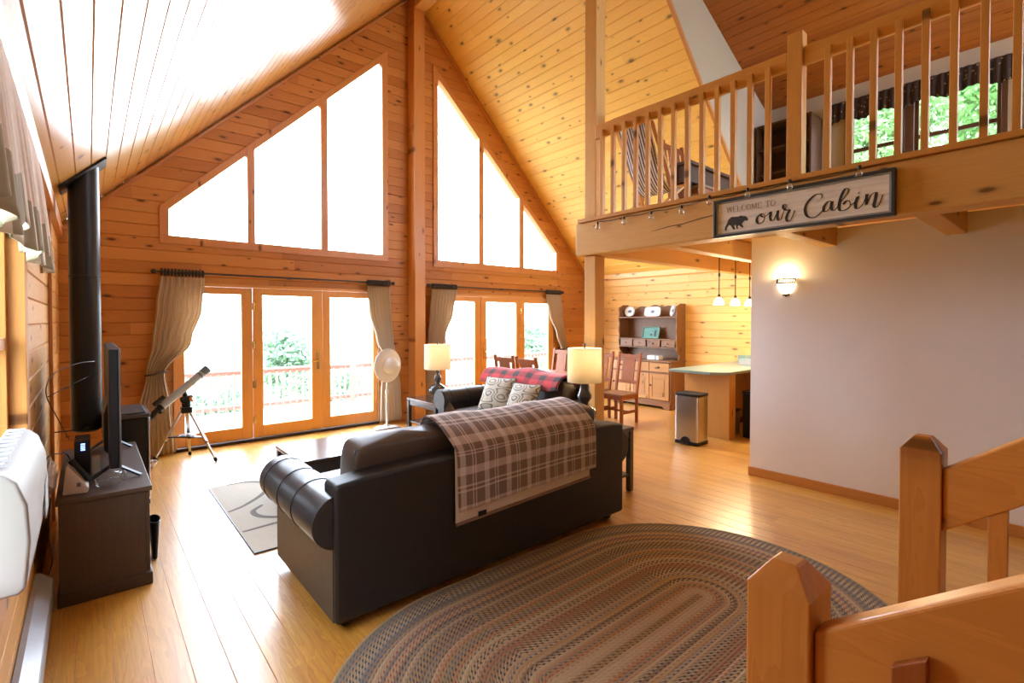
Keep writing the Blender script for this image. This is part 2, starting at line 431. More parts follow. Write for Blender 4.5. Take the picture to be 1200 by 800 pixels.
def _leaf(name, a, b):
    t = NT(name); f = t.noise(t.coord(), 1.3, 3.)
    col = t.mix(f, a, b); t.color(col); t.set(Roughness=.6)
    tl = t.new('ShaderNodeBsdfTranslucent'); t.L(col, tl.inputs[0])
    mx = t.new('ShaderNodeMixShader'); mx.inputs[0].default_value = .35
    t.L(t.b.outputs[0], mx.inputs[1]); t.L(tl.outputs[0], mx.inputs[2]); t.L(mx.outputs[0], t.out.inputs[0]); return t.mat
M['leaf'] = _leaf('spring_leaves', (.09,.22,.06), (.24,.40,.14))
M['leafhaze'] = _leaf('hazed_leaves', (.20,.31,.20), (.32,.42,.29))  # haze and overexposure bleached into the leaf colour
M['bark'] = plain('bark', (.12,.09,.07), .9, nz=.3)
M['grass'] = plain('meadow', (.12,.17,.09), .9, nz=.25, scale=2.)
# ------------------------------------------------------------------ the room
XL, XR, YG, YB = -.24, 8.30, 7.20, -3.6
XRIDGE, ZRIDGE, ZEL, ZER = 4.03, 6.85, 2.61, 2.55
SL = (ZRIDGE-ZEL)/(XRIDGE-XL); SR = (ZRIDGE-ZER)/(XR-XRIDGE)
ZLOFT = 2.61
def roof(x): return ZEL + SL*(x-XL) if x < XRIDGE else ZRIDGE - SR*(x-XRIDGE)
def vprofile(a0, a1, pitch, g=.008, d=.010):
    out = []; a = a0
    while a < a1 - 1e-6:
        out += [(a, d), (min(a+g, a1), 0.)]
        if a + pitch - g < a1: out.append((a+pitch-g, 0.))
        a += pitch
    out.append((a1, d)); return out
def bm_cut(mb, openings, clips=(), thick=None):
    """openings: lists of (point, outward normal) half spaces, cut out; clips: (point, normal), the normal's side removed"""
    bm = bmesh.new(); vs = [bm.verts.new(v) for v in mb.v]
    for f in mb.f:
        try: bm.faces.new([vs[i] for i in f])
        except ValueError: pass
    for op in openings:
        for co, no in op:
            bmesh.ops.bisect_plane(bm, geom=bm.verts[:]+bm.edges[:]+bm.faces[:], plane_co=co, plane_no=no, dist=1e-5)
        dead = [f for f in bm.faces if all((f.calc_center_median()-Vector(co)).dot(Vector(no)) < 0 for co, no in op)]
        bmesh.ops.delete(bm, geom=dead, context='FACES')
    for co, no in clips:
        bmesh.ops.bisect_plane(bm, geom=bm.verts[:]+bm.edges[:]+bm.faces[:], plane_co=co, plane_no=no, dist=1e-5, clear_outer=True)
    if thick:                                   # straight extrusion, so openings keep clean reveals
        r = bmesh.ops.extrude_face_region(bm, geom=bm.faces[:], use_keep_orig=True)
        bmesh.ops.translate(bm, verts=[e for e in r['geom'] if isinstance(e, bmesh.types.BMVert)], vec=thick)
    out = MB(); bm.verts.index_update()
    out.v = [tuple(v.co) for v in bm.verts]; out.f = [[v.index for v in f.verts] for f in bm.faces]; out.m = [0]*len(out.f)
    bm.free(); return out
def rect_x(x0, x1, z0, z1): return [((x0,0,0),(-1,0,0)), ((x1,0,0),(1,0,0)), ((0,0,z0),(0,0,-1)), ((0,0,z1),(0,0,1))]
def rect_y(y0, y1, z0, z1): return [((0,y0,0),(0,-1,0)), ((0,y1,0),(0,1,0)), ((0,0,z0),(0,0,-1)), ((0,0,z1),(0,0,1))]

# upper gable windows: inner and outer edges, slanted heads
LW = dict(x0=.70, x1=3.535, zb=2.575, h=lambda x: 2.955 + .97*(x-.743))
RW = dict(x0=4.455, x1=7.375, zb=2.555, h=lambda x: 5.685 - .942*(x-4.5))
def trap(w):
    n = Vector((-(w['h'](1)-w['h'](0)), 0, 1))
    return [((w['x0'],0,0),(-1,0,0)), ((w['x1'],0,0),(1,0,0)), ((0,0,w['zb']),(0,0,-1)), ((w['x0'],0,w['h'](w['x0'])), tuple(n))]
D1 = (.77, 3.41, 0., 2.06); D2 = (4.54, 7.24, 0., 2.06)
cl = [((XL,0,ZEL),(-SL,0,1)), ((XR,0,ZER),(-SR*-1,0,1))]

w = MB()
pr = vprofile(0, 6.9, BW)
for (a, d), (b, e) in zip(pr, pr[1:]):
    w.add([(XL-.1,YG+d,a),(XR+.1,YG+d,a),(XR+.1,YG+e,b),(XL-.1,YG+e,b)], [(0,1,2,3)])
wf = bm_cut(w, [rect_x(*D1), rect_x(*D2), trap(LW), trap(RW)], cl, (0,.12,0))
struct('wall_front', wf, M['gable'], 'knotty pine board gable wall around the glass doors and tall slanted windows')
# low wall: window behind the air conditioner
WL1 = (1.55, 3.08, .84, 2.28)
w = MB(); pr = vprofile(0, ZEL+.05, BW)
for (a, d), (b, e) in zip(pr, pr[1:]):
    w.add([(XL-d,YB,a),(XL-d,YG,a),(XL-e,YG,b),(XL-e,YB,b)], [(0,1,2,3)])
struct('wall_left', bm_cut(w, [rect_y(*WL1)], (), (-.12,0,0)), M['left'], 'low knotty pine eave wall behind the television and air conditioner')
w = MB(); pr = vprofile(0, ZER+.05, BW)
for (a, d), (b, e) in zip(pr, pr[1:]):
    w.add([(XR+d,YB,a),(XR+d,YG,a),(XR+e,YG,b),(XR+e,YB,b)], [(0,1,2,3)])
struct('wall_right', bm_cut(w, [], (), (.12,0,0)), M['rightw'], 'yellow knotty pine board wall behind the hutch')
w = MB(); pr = vprofile(0, 6.9, BW)
for (a, d), (b, e) in zip(pr, pr[1:]):
    w.add([(XL-.1,YB-d,a),(XR+.1,YB-d,a),(XR+.1,YB-e,b),(XL-.1,YB-e,b)], [(0,1,2,3)])
struct('wall_back', bm_cut(w, [], cl, (0,-.12,0)), M['backwall'], 'unseen board wall behind the staircase, darkened to cut bounced light')

# floor boards run towards the gable
f = MB(); pr = vprofile(XL-.1, XR+.1, .137, .0022, .003)
for (a, d), (b, e) in zip(pr, pr[1:]):
    f.add([(a,YB,-d),(b,YB,-e),(b,YG+.1,-e),(a,YG+.1,-d)], [(0,1,2,3)])
struct('floor', f, M['floor'], 'glossy honey oak plank floor', solid=.1, offset=-1)

def slope(x0, z0, x1, z1, y0, y1, pitch, g=.006, d=.008):
    mb = MB(); L = math.hypot(x1-x0, z1-z0); tx, tz = (x1-x0)/L, (z1-z0)/L
    nx, nz = -tz, tx
    if nz < 0: nx, nz = -nx, -nz
    pr = vprofile(0, L, pitch, g, d)
    for (a, d0), (b, d1) in zip(pr, pr[1:]):
        p = (x0+tx*a+nx*d0, z0+tz*a+nz*d0); q = (x0+tx*b+nx*d1, z0+tz*b+nz*d1)
        mb.add([(p[0],y0,p[1]),(q[0],y0,q[1]),(q[0],y1,q[1]),(p[0],y1,p[1])], [(0,1,2,3)])
    return mb
YD = 3.40     # the shed dormer starts here
struct('ceiling', slope(XL-.02, ZEL-.02*SL, XRIDGE, ZRIDGE, YB, YG+.05, .137), M['ceil'], 'glossy sloping pine plank ceiling above the television')
struct('ceiling', slope(XR+.02, ZER-.02*SR, XRIDGE, ZRIDGE, YD, YG+.05, .137), M['ceil_r'], 'yellow sloping pine plank ceiling beside the ridge and loft')
XDW = 8.2; ZDW = ZRIDGE - .47*(XDW-XRIDGE)
struct('ceiling', slope(XDW, ZDW, XRIDGE, ZRIDGE, YB, YD, .137), M['dorm'], 'dark orange plank ceiling of the loft dormer')
ch = MB(); n = 24
ch.prism([(XRIDGE, YD, ZRIDGE+.06), (XDW+.1, YD, ZDW+.06), (XDW+.1, YD, ZER), (XR, YD, ZER-.02)], (0, .06, 0))
struct('wall_dormer', ch, M['dormer_wall'], 'white triangular cheek wall of the loft dormer, colour dimmed for low light')
t = MB(); t.bar((XRIDGE+.1, YD-.02, ZRIDGE-.1*SR-.02), (XR, YD-.02, ZER-.02), .05, .035, (0,1,0))
struct('trim_rake', t, M['trimX'], 'slim pine trim along the raking edge of the yellow ceiling')
# dormer back wall with three windows
DWIN = [(1.63, 2.27, 3.42, 4.55), (.72, 1.55, 3.42, 4.55), (-.95, .50, 3.42, 4.55)]
dw = MB(); dw.add([(XDW,YB,ZLOFT),(XDW,YD,ZLOFT),(XDW,YD,ZDW+.15),(XDW,YB,ZDW+.15)], [(0,1,2,3)])
struct('wall_loft', bm_cut(dw, [rect_y(*d) for d in DWIN], (), (.12,0,0)), M['dormer_wall'], 'white loft wall around the dormer windows, colour dimmed for low light')

# white partition with its baseboard
w = MB().box(5.20, YB, 0, 5.32, 2.29, 2.44); w.box(5.32, 2.17, 0, 5.5, 2.29, 2.44)
struct('wall_partition', w, M['white_wall'], 'plain off-white partition wall under the loft')
b = MB().box(5.178, YB, 0, 5.199, 2.30, .09)
struct('baseboard_partition', b, M['trimY'], 'orange pine baseboard along the white partition wall', bevel=.004)
b = MB().box(XL+.0, YG-.02, 0, D1[0]-.06, YG-.001, .09); b.box(D1[1]+.06, YG-.02, 0, D2[0]-.06, YG-.001, .09); b.box(D2[1]+.06, YG-.02, 0, XR, YG-.001, .09)
struct('baseboard_front', b, M['trimX'], 'pine baseboard strips beside the glass doors', bevel=.004)
b = MB().box(XL+.001, YB, 2.47, XL+.045, YG, 2.60)
struct('trim_eave', b, M['trimY'], 'pine trim board where the low wall meets the glossy ceiling', bevel=.005)
b = MB().box(XL+.001, 5.36, 0, XL+.022, 5.41, 2.5)
struct('trim_batten', b, M['trimZ'], 'narrow vertical batten on the low wall near the flue', bevel=.004)
b = MB().bar((XL, YG-.012, ZEL-.05), (XRIDGE, YG-.012, ZRIDGE-.05), .022, .09, (0,1,0)); b.bar((XR, YG-.012, ZER-.05), (XRIDGE, YG-.012, ZRIDGE-.05), .022, .09, (0,1,0))
struct('trim_gable', b, M['trimX'], 'narrow pine trim where the gable wall meets both ceiling slopes')
b = MB().box(XR-.03, YD, ZER-.10, XR-.001, YG-.03, ZER-.02)
struct('trim_cornice', b, M['rightw'], 'pale trim at the top of the wall behind the hutch')

# posts and beams
struct('ridge_post', MB().box(3.94, 6.98, 0, 4.13, YG-.001, ZRIDGE-.1), M['trimZ'], 'square orange pine post up the middle of the gable wall', bevel=.008)
struct('ridge_beam', MB().box(3.94, YB, 6.50, 4.13, 6.97, 6.74), M['timberY'], 'heavy pine ridge beam at the ceiling peak', bevel=.008)
struct('loft_post', MB().box(3.955, 3.315, 0, 4.105, 3.465, 2.262).box(3.955, 3.315, 2.615, 4.105, 3.465, 6.49), M['timberZ'], 'tall square timber post at the corner of the loft', bevel=.008)
beam = struct('loft_beam', MB().box(3.905, YB, 2.27, 4.11, 3.545, 2.605), M['timberY'], 'massive timber beam carrying the loft edge, with a long dark crack', bevel=.012)
put('crack', MB().tube([(3.904,2.62,2.405),(3.904,2.45,2.425),(3.904,2.30,2.43),(3.904,2.15,2.45),(3.904,2.02,2.46)], [.001,.0035,.003,.004,.003], 6), M['rod'], beam)
struct('trim_loft', MB().box(3.88, YB, 2.606, 4.12, 3.50, 2.645), M['railY'], 'pine ledge board on top of the loft beam', bevel=.006)
jx = [(3.33, XR), (2.50, XR), (1.52, 5.199), (.64, 5.199)]
lab = ['long timber joist under the loft, at the edge next to the dining area', 'timber joist under the loft, in front of the pendant lamps', 'short timber joist end above the sconce on the white wall', 'short timber joist end high on the white wall behind the stair post']
for (y, x1), l in zip(jx, lab):
    struct('loft_joist', MB().box(4.111, y, 2.275, x1, y+.13, 2.47), M['timberX'], l, bevel=.008)
fl = MB(); pr = vprofile(4.11, XR, .137)
for (a, d), (b2, e) in zip(pr, pr[1:]):
    fl.add([(a,YB,2.475+d),(b2,YB,2.475+e),(b2,3.48,2.475+e),(a,3.48,2.475+d)], [(0,1,2,3)])
fl.box(4.11, YB, 2.50, XR, 3.48, 2.604)
struct('floor_loft', fl, M['ceil_r'], 'plank floor of the loft seen from below')

# ------------------------------------------------------------------ doors and windows
def glazed_door(name, x0, x1, cols, seams, label, active, handle_x, hinge_x, y=YG):
    """frame, three glazed leaves, hardware"""
    fr = MB(); d0, d1 = y-.03, y+.10
    fr.box(x0, d0, 0, cols[0][0]-.085, d1, 2.06); fr.box(cols[2][1]+.085, d0, 0, x1, d1, 2.06); fr.box(x0, d0, 2.02, x1, d1, 2.06)
    root = struct(name, fr, M['doorZ'], label, bevel=.004)
    th = MB().box(x0, y-.05, 0, x1, y+.12, .035)
    put('threshold', th, M['bronze'], root, bevel=.003)
    ed = [x0+.012] + list(seams) + [x1-.012]
    for i, (a, b) in enumerate(cols):
        lf = MB(); l, r = ed[i]+.003, ed[i+1]-.003; f0, f1 = y-.012+(.006 if i != active else 0), y+.05
        lf.box(l, f0, .04, a, f1, 2.017); lf.box(b, f0, .04, r, f1, 2.017)
        lf.box(a, f0, .04, b, f1, .20); lf.box(a, f0, 1.93, b, f1, 2.017)
        L = put('door_leaf', lf, M['doorZ'], root, bevel=.004)
        put('glass', MB().box(a-.005, y+.018, .195, b+.005, y+.026, 1.935), M['glass'], L)
        if i == active:
            h = MB(); hx = handle_x
            h.box(hx-.018, f0-.006, .90, hx+.018, f0, 1.16); h.cyl((hx, f0-.045, 1.02), (hx, f0, 1.02), .011)
            h.tube([(hx, f0-.045, 1.02), (hx-.05*(1 if hx > (a+b)/2 else -1), f0-.05, 1.02), (hx-.11*(1 if hx > (a+b)/2 else -1), f0-.045, 1.015)], [.011,.01,.008], 8)
            h.cyl((hx, f0-.016, 1.12), (hx, f0, 1.12), .014)
            tag(put('handle', h, M['brass'], L, smooth=40), 'polished brass lever handle')
            for z in (.28, .75, 1.28, 1.78):
                tag(put('hinge', MB().cyl((hinge_x, f0-.008, z-.05), (hinge_x, f0-.008, z+.05), .009, n=10).box(hinge_x-.02, f0-.004, z-.045, hinge_x+.02, f0, z+.045), M['brass'], L, smooth=40), 'brass hinge')
    return root
glazed_door('door_1', D1[0], D1[1], [(.885,1.513),(1.767,2.406),(2.67,3.33)], (1.645,2.56), 'pine framed triple glass door unit behind the telescope', 1, 2.49, 1.66)
glazed_door('door_2', D2[0], D2[1], [(4.655,5.27),(5.53,6.25),(6.47,7.12)], (5.40,6.37), 'pine framed triple glass door unit behind the far lamp and dining chairs', 1, 5.47, 6.36)

def gable_window(name, w, xs, label):
    """trapezoid frame with mullions; xs = glass spans"""
    h, zb, y = w['h'], w['zb'], YG
    zg = 2.615
    fr = MB(); c = .075
    def piece(p): fr.prism([(a, y-.025, b) for a, b in p], (0, .12, 0))
    piece([(w['x0']-.05, zb-.06), (w['x1']+.05, zb-.06), (w['x1']+.05, zg), (w['x0']-.05, zg)])
    for a, b in [(w['x0']-.05, xs[0][0]), (xs[0][1], xs[1][0]), (xs[1][1], xs[2][0]), (xs[2][1], w['x1']+.05)]:
        piece([(a, zg), (b, zg), (b, h(b)+.085), (a, h(a)+.085)])
    for a, b in xs:
        piece([(a, h(a)-.03), (b, h(b)-.03), (b, h(b)+.085), (a, h(a)+.085)])
    root = struct(name, fr, M['trimZ'], label, bevel=.004)
    for a, b in xs:
        g = MB().prism([(a-.004, y+.03, zg-.004), (b+.004, y+.03, zg-.004), (b+.004, y+.03, h(b)-.026), (a-.004, y+.03, h(a)-.026)], (0, .008, 0))
        put('glass', g, M['glass'], root)
    return root
gable_window('window_1', LW, [(.745,1.594),(1.685,2.547),(2.645,3.49)], 'tall slanted three pane window above the telescope door')
gable_window('window_2', RW, [(4.5,5.357),(5.46,6.322),(6.432,7.33)], 'tall slanted three pane window above the door behind the dining chairs')

def sash_window(name, axis, plane, sgn, a0, a1, z0, z1, label, mat, bars=1, cas=.09, rail=None):
    """casing and sashes on a wall; axis = 'x' or 'y' run direction; sgn points into the room"""
    def bx(mb, u0, d0, zz0, u1, d1, zz1):
        p, q = sorted((plane+sgn*d0, plane+sgn*d1))
        if axis == 'y': mb.box(p, u0, zz0, q, u1, zz1)
        else: mb.box(u0, p, zz0, u1, q, zz1)
    c = MB()
    bx(c, a0-cas, -.10, z0-cas, a0+.01, .03, z1+cas); bx(c, a1-.01, -.10, z0-cas, a1+cas, .03, z1+cas)
    bx(c, a0, -.10, z1-.01, a1, .03, z1+cas); bx(c, a0-.02, -.10, z0-cas, a1+.02, .05, z0+.01)
    root = struct(name, c, mat, label, bevel=.004)
    s = MB(); zr = rail if rail else (z0+z1)/2
    for u0, u1 in ((a0+.01, a0+.05), (a1-.05, a1-.01)): bx(s, u0, -.07, z0+.01, u1, -.03, z1-.01)
    for q0, q1 in ((z0+.01, z0+.06), (z1-.06, z1-.01), (zr-.025, zr+.025)): bx(s, a0+.05, -.07, q0, a1-.05, -.03, q1)
    put('sash', s, mat, root, bevel=.003)
    g = MB(); bx(g, a0+.05, -.053, z0+.06, a1-.05, -.047, z1-.06); put('glass', g, M['glass'], root)
    return root
sash_window('window_3', 'y', XL, 1, WL1[0], WL1[1], WL1[2], WL1[3], 'pine cased window behind the air conditioner', M['casing'], rail=1.5)
for d, l in zip(DWIN, ('loft dormer window nearest the dark cabinet', 'loft dormer window in the middle of the row', 'loft dormer window past the last balusters')):
    sash_window('window_5', 'y', XDW, -1, d[0], d[1], d[2], d[3], l, M['brownZ'], cas=.045, rail=3.98)

# ------------------------------------------------------------------ outside
ZD = -.38
dk = MB(); pr = vprofile(YG+.13, 11.95, .14, .004, .02)
for (a, d), (b, e) in zip(pr, pr[1:]): dk.add([(-3,a,ZD-d),(15,a,ZD-d),(15,b,ZD-e),(-3,b,ZD-e)], [(0,1,2,3)])
struct('deck', dk, M['deck'], 'pale timber deck outside the glass doors', solid=.06, offset=-1)
struct('ground', MB().box(-60, -50, -4.2, 90, 120, -4), M['grass'], 'grassy ground far below the deck')
rr = thing('deck_railing', (7, 11.85, ZD), 'reddish wooden railing along the outer edge of the pale deck', 'railing')
put('top_rail', MB().box(-2.5, 11.77, .50, 14.5, 11.93, .54).box(-2.5, 11.81, .42, 14.5, 11.88, .50), M['deckrail'], rr, bevel=.004)
put('bottom_rail', MB().box(-2.5, 11.81, ZD+.08, 14.5, 11.88, ZD+.16), M['deckrail'], rr, bevel=.004)
for k in range(8): put('post', MB().box(-2.2+k*2.35, 11.74, ZD+.002, -2.08+k*2.35, 11.80, .50), M['deckrail'], rr, bevel=.004)
b0 = None
for k in range(98):
    if b0 is None:
        b0 = put('baluster', MB().box(.6, 11.77, ZD+.04, .64, 11.81, .47), M['deckrail'], rr); o = b0
    else:
        o = b0.copy(); link(o); o.location.x = k*.142

def tree_mesh(nm, n, rx, rz, leaf, seed, th, mat):
    rnd = random.Random(seed); mb = MB()
    blobs = [(rnd.uniform(-.55,.55)*rx, rnd.uniform(-.55,.55)*rx, th + rz*(.25+1.5*rnd.random()), rnd.uniform(.35,.6)*rx) for _ in range(16)]
    for _ in range(n):
        bx_, by, bz, br = rnd.choice(blobs)
        d = Vector((rnd.gauss(0,1), rnd.gauss(0,1), rnd.gauss(0,1))).normalized()*br*(.55+.45*rnd.random())
        p = Vector((bx_, by, bz)) + d
        a = Vector((rnd.gauss(0,1), rnd.gauss(0,1), rnd.gauss(0,1))).normalized(); b = a.orthogonal().normalized()
        s = leaf*(.6+.8*rnd.random())
        mb.add([p-a*s, p+b*s*.55, p+a*s, p-b*s*.55], [(0,1,2,3)])
    me = bpy.data.meshes.new(nm); me.from_pydata([tuple(v) for v in mb.v], [], mb.f); me.materials.append(mat); return me
def tree(loc, me, th, label, sc=1., rz=0.):
    t = thing('tree', loc, label, 'tree', 'trees outside the cabin')
    t.scale = (sc,)*3; t.rotation_euler = (0,0,rz)
    o = link(bpy.data.objects.new('foliage', me)); o.parent = t
    o2 = MB().tube([(0,0,0),(.1,.05,th*.6),(0,.1,th*1.6)], [.22,.16,.08], 10)
    m2 = bpy.data.meshes.new('trunk'); m2.from_pydata([tuple(v) for v in o2.v], [], o2.f); m2.materials.append(M['bark'])
    o3 = link(bpy.data.objects.new('trunk', m2)); o3.parent = t
    return t
TM1 = tree_mesh('leaf_cluster', 5200, 2.2, 2.0, .16, 3, 2.0, M['leafhaze'])
TM2 = tree_mesh('leaf_cluster', 26000, 2.6, 2.6, .075, 5, 6.6, M['leaf'])
TM3 = tree_mesh('leaf_cluster', 5200, 2.2, 2.0, .16, 8, 2.0, M['leafhaze'])
tree((7.2, 26, -4), TM1, 2., 'pale round tree beyond the deck, in the middle pane of the telescope door', .9)
tree((4.1, 24, -5.6), TM1, 2., 'pale low tree behind the deck rail beside the telescope', .75, 1.)
tree((11.9, 31, -6.6), TM1, 2., 'pale low tree behind the deck rail near the door handle', .85, 2.)
tree((25.5, 27.5, -4.3), TM3, 2., 'pale green tree in the last pane of the door behind the dining chairs', 1., .5)
tree((31, 33, -4.6), TM3, 2., 'pale tree further off behind the dining room door', 1.1, 2.5)
M['leafdark'] = _leaf('blocker_leaves', (.02,.045,.015), (.05,.09,.03))
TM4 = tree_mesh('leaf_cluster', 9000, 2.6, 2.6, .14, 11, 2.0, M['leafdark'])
for q, (y, l) in enumerate(((1.6, 'added dark leafy tree that dims the air conditioner window'),)):
    tree((-4.4, y, -3.4), TM4, 2., l, 1., q*1.3)  # added tree, placed to hold sky light back from this window
k = 0
for x, y, z, s in ((15, 4.3, 0, 1.), (15.3, -1.9, .2, 1.05), (22.5, 8.6, -.5, 1.25), (22.5, 1.2, -.5, 1.25)):
    tree((x, y, -4+z), TM2, 6.6, ('broad leafy tree filling the loft window nearest the dark cabinet', 'leafy green tree close outside the loft window past the last balusters', 'green tree farther back, outside the cabinet end of the loft windows', 'green tree farther back, seen between the nearer trees in the middle loft window')[k], s, k*1.1); k += 1
# ------------------------------------------------------------------ seating
def T(*a): return Matrix.Translation(Vector(a))
def RX(d): return Matrix.Rotation(math.radians(d), 4, 'X')
def RY(d): return Matrix.Rotation(math.radians(d), 4, 'Y')
def RZ(d): return Matrix.Rotation(math.radians(d), 4, 'Z')

def make_sofa(name, w, label, cat, nseat, back_h=.80, cz_=.665, depth=1.03, armmat='leather', backm='leatherback'):
    """local: back along x at y=0, front towards +y; built at the origin, then moved"""
    r = thing(name, (0,0,0), label, cat)
    b = MB().box(.0, 0, .055, w, .17, back_h-.03)
    # gently arched top of the back panel
    n = 16; poly = [(w*i/n, 0, back_h-.035+.035*math.sin(PI*i/n)**.5) for i in range(n+1)]
    b = MB().prism([(0,0,.055)] + poly[0:1] + poly[1:-1] + poly[-1:] + [(w,0,.055)], (0,.17,0))
    tag(put('backrest', b, M[backm], r, bevel=.022, seg=3, smooth=50), 'dark leather back panel')
    put('base', MB().box(.04, .17, .06, w-.04, depth-.05, .30), M[armmat], r, bevel=.02, seg=3)
    for s in (0, 1):
        prof = []
        px, pw = 0., .15
        cz, rr, cx = .570, .140, .032
        pts = [(.16, .06), (-.004, .06), (-.004, .47)]
        for k in range(25):
            a = math.radians(250 - k*(250+38)/24)   # roll, from under the outside over the top to the seat
            a = math.radians(-100 - k*270/24)
            pts.append((cx + rr*math.cos(a), cz + rr*math.sin(a)))
        pts.append((.16, .53))
        if s: pts = [(w-x, z) for x, z in pts]
        arm = MB().prism([(x, .03, z) for x, z in pts], (0, depth-.05, 0))
        a = put('arm', arm, M[armmat], r, bevel=.022, seg=3, smooth=55)
        fp_ = [(cx + (rr-.012)*math.cos(math.radians(-100-k*270/24)), cz + (rr-.012)*math.sin(math.radians(-100-k*270/24))) for k in range(25)]
        fp_ = [(.145, .075), (.012, .075), (.012, .45)] + fp_ + [(.145, .52)]
        if s: fp_ = [(w-x, z) for x, z in fp_]
        tag(put('arm_facing', MB().prism([(x, depth-.0195, z) for x, z in fp_], (0, .012, 0)), M['leatherback'], a, bevel=.004), 'leather facing on the arm front')
        # piped seams round the roll
        for y in (.36, .62, .90):
            sm = MB()
            ring = [(cx + (rr+.001)*math.cos(math.radians(-100-k*270/24)), y, cz + (rr+.001)*math.sin(math.radians(-100-k*270/24))) for k in range(25)]
            if s: ring = [(w-p[0], p[1], p[2]) for p in ring]
            put('seam', sm.tube(ring, .0035, 6), M['black'], a)
    iw = (w-.32)/nseat
    for k in range(nseat):
        cx = .16 + iw*(k+.5)
        put('seat_cushion', MB().cushion((cx, .60, .385), (iw-.012, .70, .17), puff=.12, r=.16), M['suede'], r, smooth=80)
        bc = put('back_cushion', MB().cushion((cx, .285, cz_), (iw-.008, .21, .50), M=RX(10), puff=.06, r=.13), M['suede'], r, smooth=80)
        ww = (iw-.02)/2
        loop = [Vector((cx+a*ww*.985, 0, 0)) + T(0,.285,cz_) @ RX(10) @ Vector((0, -.075, b*.235)) for a, b in [(-1,-1+i/5) for i in range(11)]+[(-1+i/8,1) for i in range(1,17)]+[(1,1-i/5) for i in range(1,11)]]
        put('piping', MB().tube(loop, .006, 6), M['leather'], bc, smooth=60)
    for x in (.09, w-.09):
        for y in (.10, depth-.11):
            put('foot', MB().lathe(x, y, [(.032,.0), (.042,.03), (.045,.058)], 12), M['espresso'], r, smooth=40)
    return r
s1 = make_sofa('sofa', 2.35, 'dark leather three seat sofa seen from behind, under the checked taupe throw', 'sofa', 3)
s1.location = (.93, 2.45, 0)
s2 = make_sofa('loveseat', 1.78, 'dark leather loveseat facing the television, with patterned pillows and a red blanket', 'sofa', 2, back_h=.83, cz_=.635)
s2.location = (4.44, 3.70, 0); s2.rotation_euler = (0,0,PI/2)

# throw over the back of the near sofa: crosses the top of the back cushions and hangs behind
def smoothpath(P, n=60):
    """Catmull-Rom through P, n+1 samples"""
    P = [Vector(p) for p in P]; P = [P[0]*2-P[1]] + P + [P[-1]*2-P[-2]]
    out = []; m = len(P)-3
    for i in range(n+1):
        t = i/n*m; k = min(int(t), m-1); u = t-k
        a, b, c, d = P[k:k+4]
        out.append(.5*((2*b) + (c-a)*u + (2*a-5*b+4*c-d)*u*u + (3*b-a-3*c+d)*u**3))
    return out
def drape(path, length_dir, start, L, nu=60, wob=.012, seed=1, shrink=None, dz=None):
    rnd = random.Random(seed); ph = [rnd.uniform(0, 6.28) for _ in range(6)]
    P = smoothpath(path, 56)
    def fn(u, v):
        i = min(int(v*56), 55); k = v*56-i; p = P[i].lerp(P[i+1], k)
        x = start + u*L
        if shrink: x += shrink(u, v)
        w_ = wob*(math.sin(7*u+ph[0]+4*v)+.6*math.sin(15*u+ph[1]-3*v)+.5*math.sin(11*v+ph[2]+3*u))
        z = p[1] + max(w_, -.3*wob)*(1 if v < .55 else .25) + (dz(u, v) if dz else 0)
        y = p[0]
        if v > .5: y -= abs(w_)*.7
        return (x, y, z) if length_dir == 'x' else (y, x, z)
    return MB().grid(fn, nu, 56)
th = thing('throw_blanket', (2.26, 2.42, .46), 'taupe and pink checked fleece throw over the back of the near sofa', 'blanket')
pth = [(2.925,.80),(2.895,.89),(2.82,.965),(2.70,.975),(2.56,.93),(2.455,.85),(2.424,.79),(2.420,.70),(2.417,.60),(2.414,.50)]
hem = lambda u, v: -.035*max(0, v-.6)/.4*(1-u) + .0
edge = lambda u, v: (.03*(1-v)**2*(1-u)*1.0) + .02*math.sin(5*v)*(u-.5)
put('plaid_layer', drape(pth, 'x', 1.64, 1.25, wob=.012, shrink=edge, dz=hem), M['plaid'], th, solid=.010, smooth=80, offset=1)
pl = [(2.438,.83),(2.4335,.74),(2.4330,.62),(2.4325,.52),(2.432,.43)]
tag(put('fleece_lining', drape(pl, 'x', 1.64, 1.20, wob=.003, seed=3, dz=lambda u, v: -.04*v*(1-u)), M['fleece'], th, solid=.006, smooth=80, offset=1), 'ivory fleece underside')
bd = MB().tube([(1.64+1.20*i/20, 2.428, .428-.04*(1-i/20)) for i in range(21)], .011, 8)
put('binding', bd, M['binding'], th, smooth=60)
put('care_label', MB().box(1.80, 2.4195, .388, 1.86, 2.4245, .430), M['black'], th)

# pointed scatter cushions leaning behind the throw
pc = thing('throw_pillow', (2.03, 3.10, .48), 'brown leather scatter cushion whose pointed corner sticks up behind the checked throw', 'pillow')
put('cover', MB().pillow(.37, .37, .13, T(2.03, 3.06, .745) @ RX(78) @ RZ(42), pinch=.16), M['suede'], pc, smooth=80)

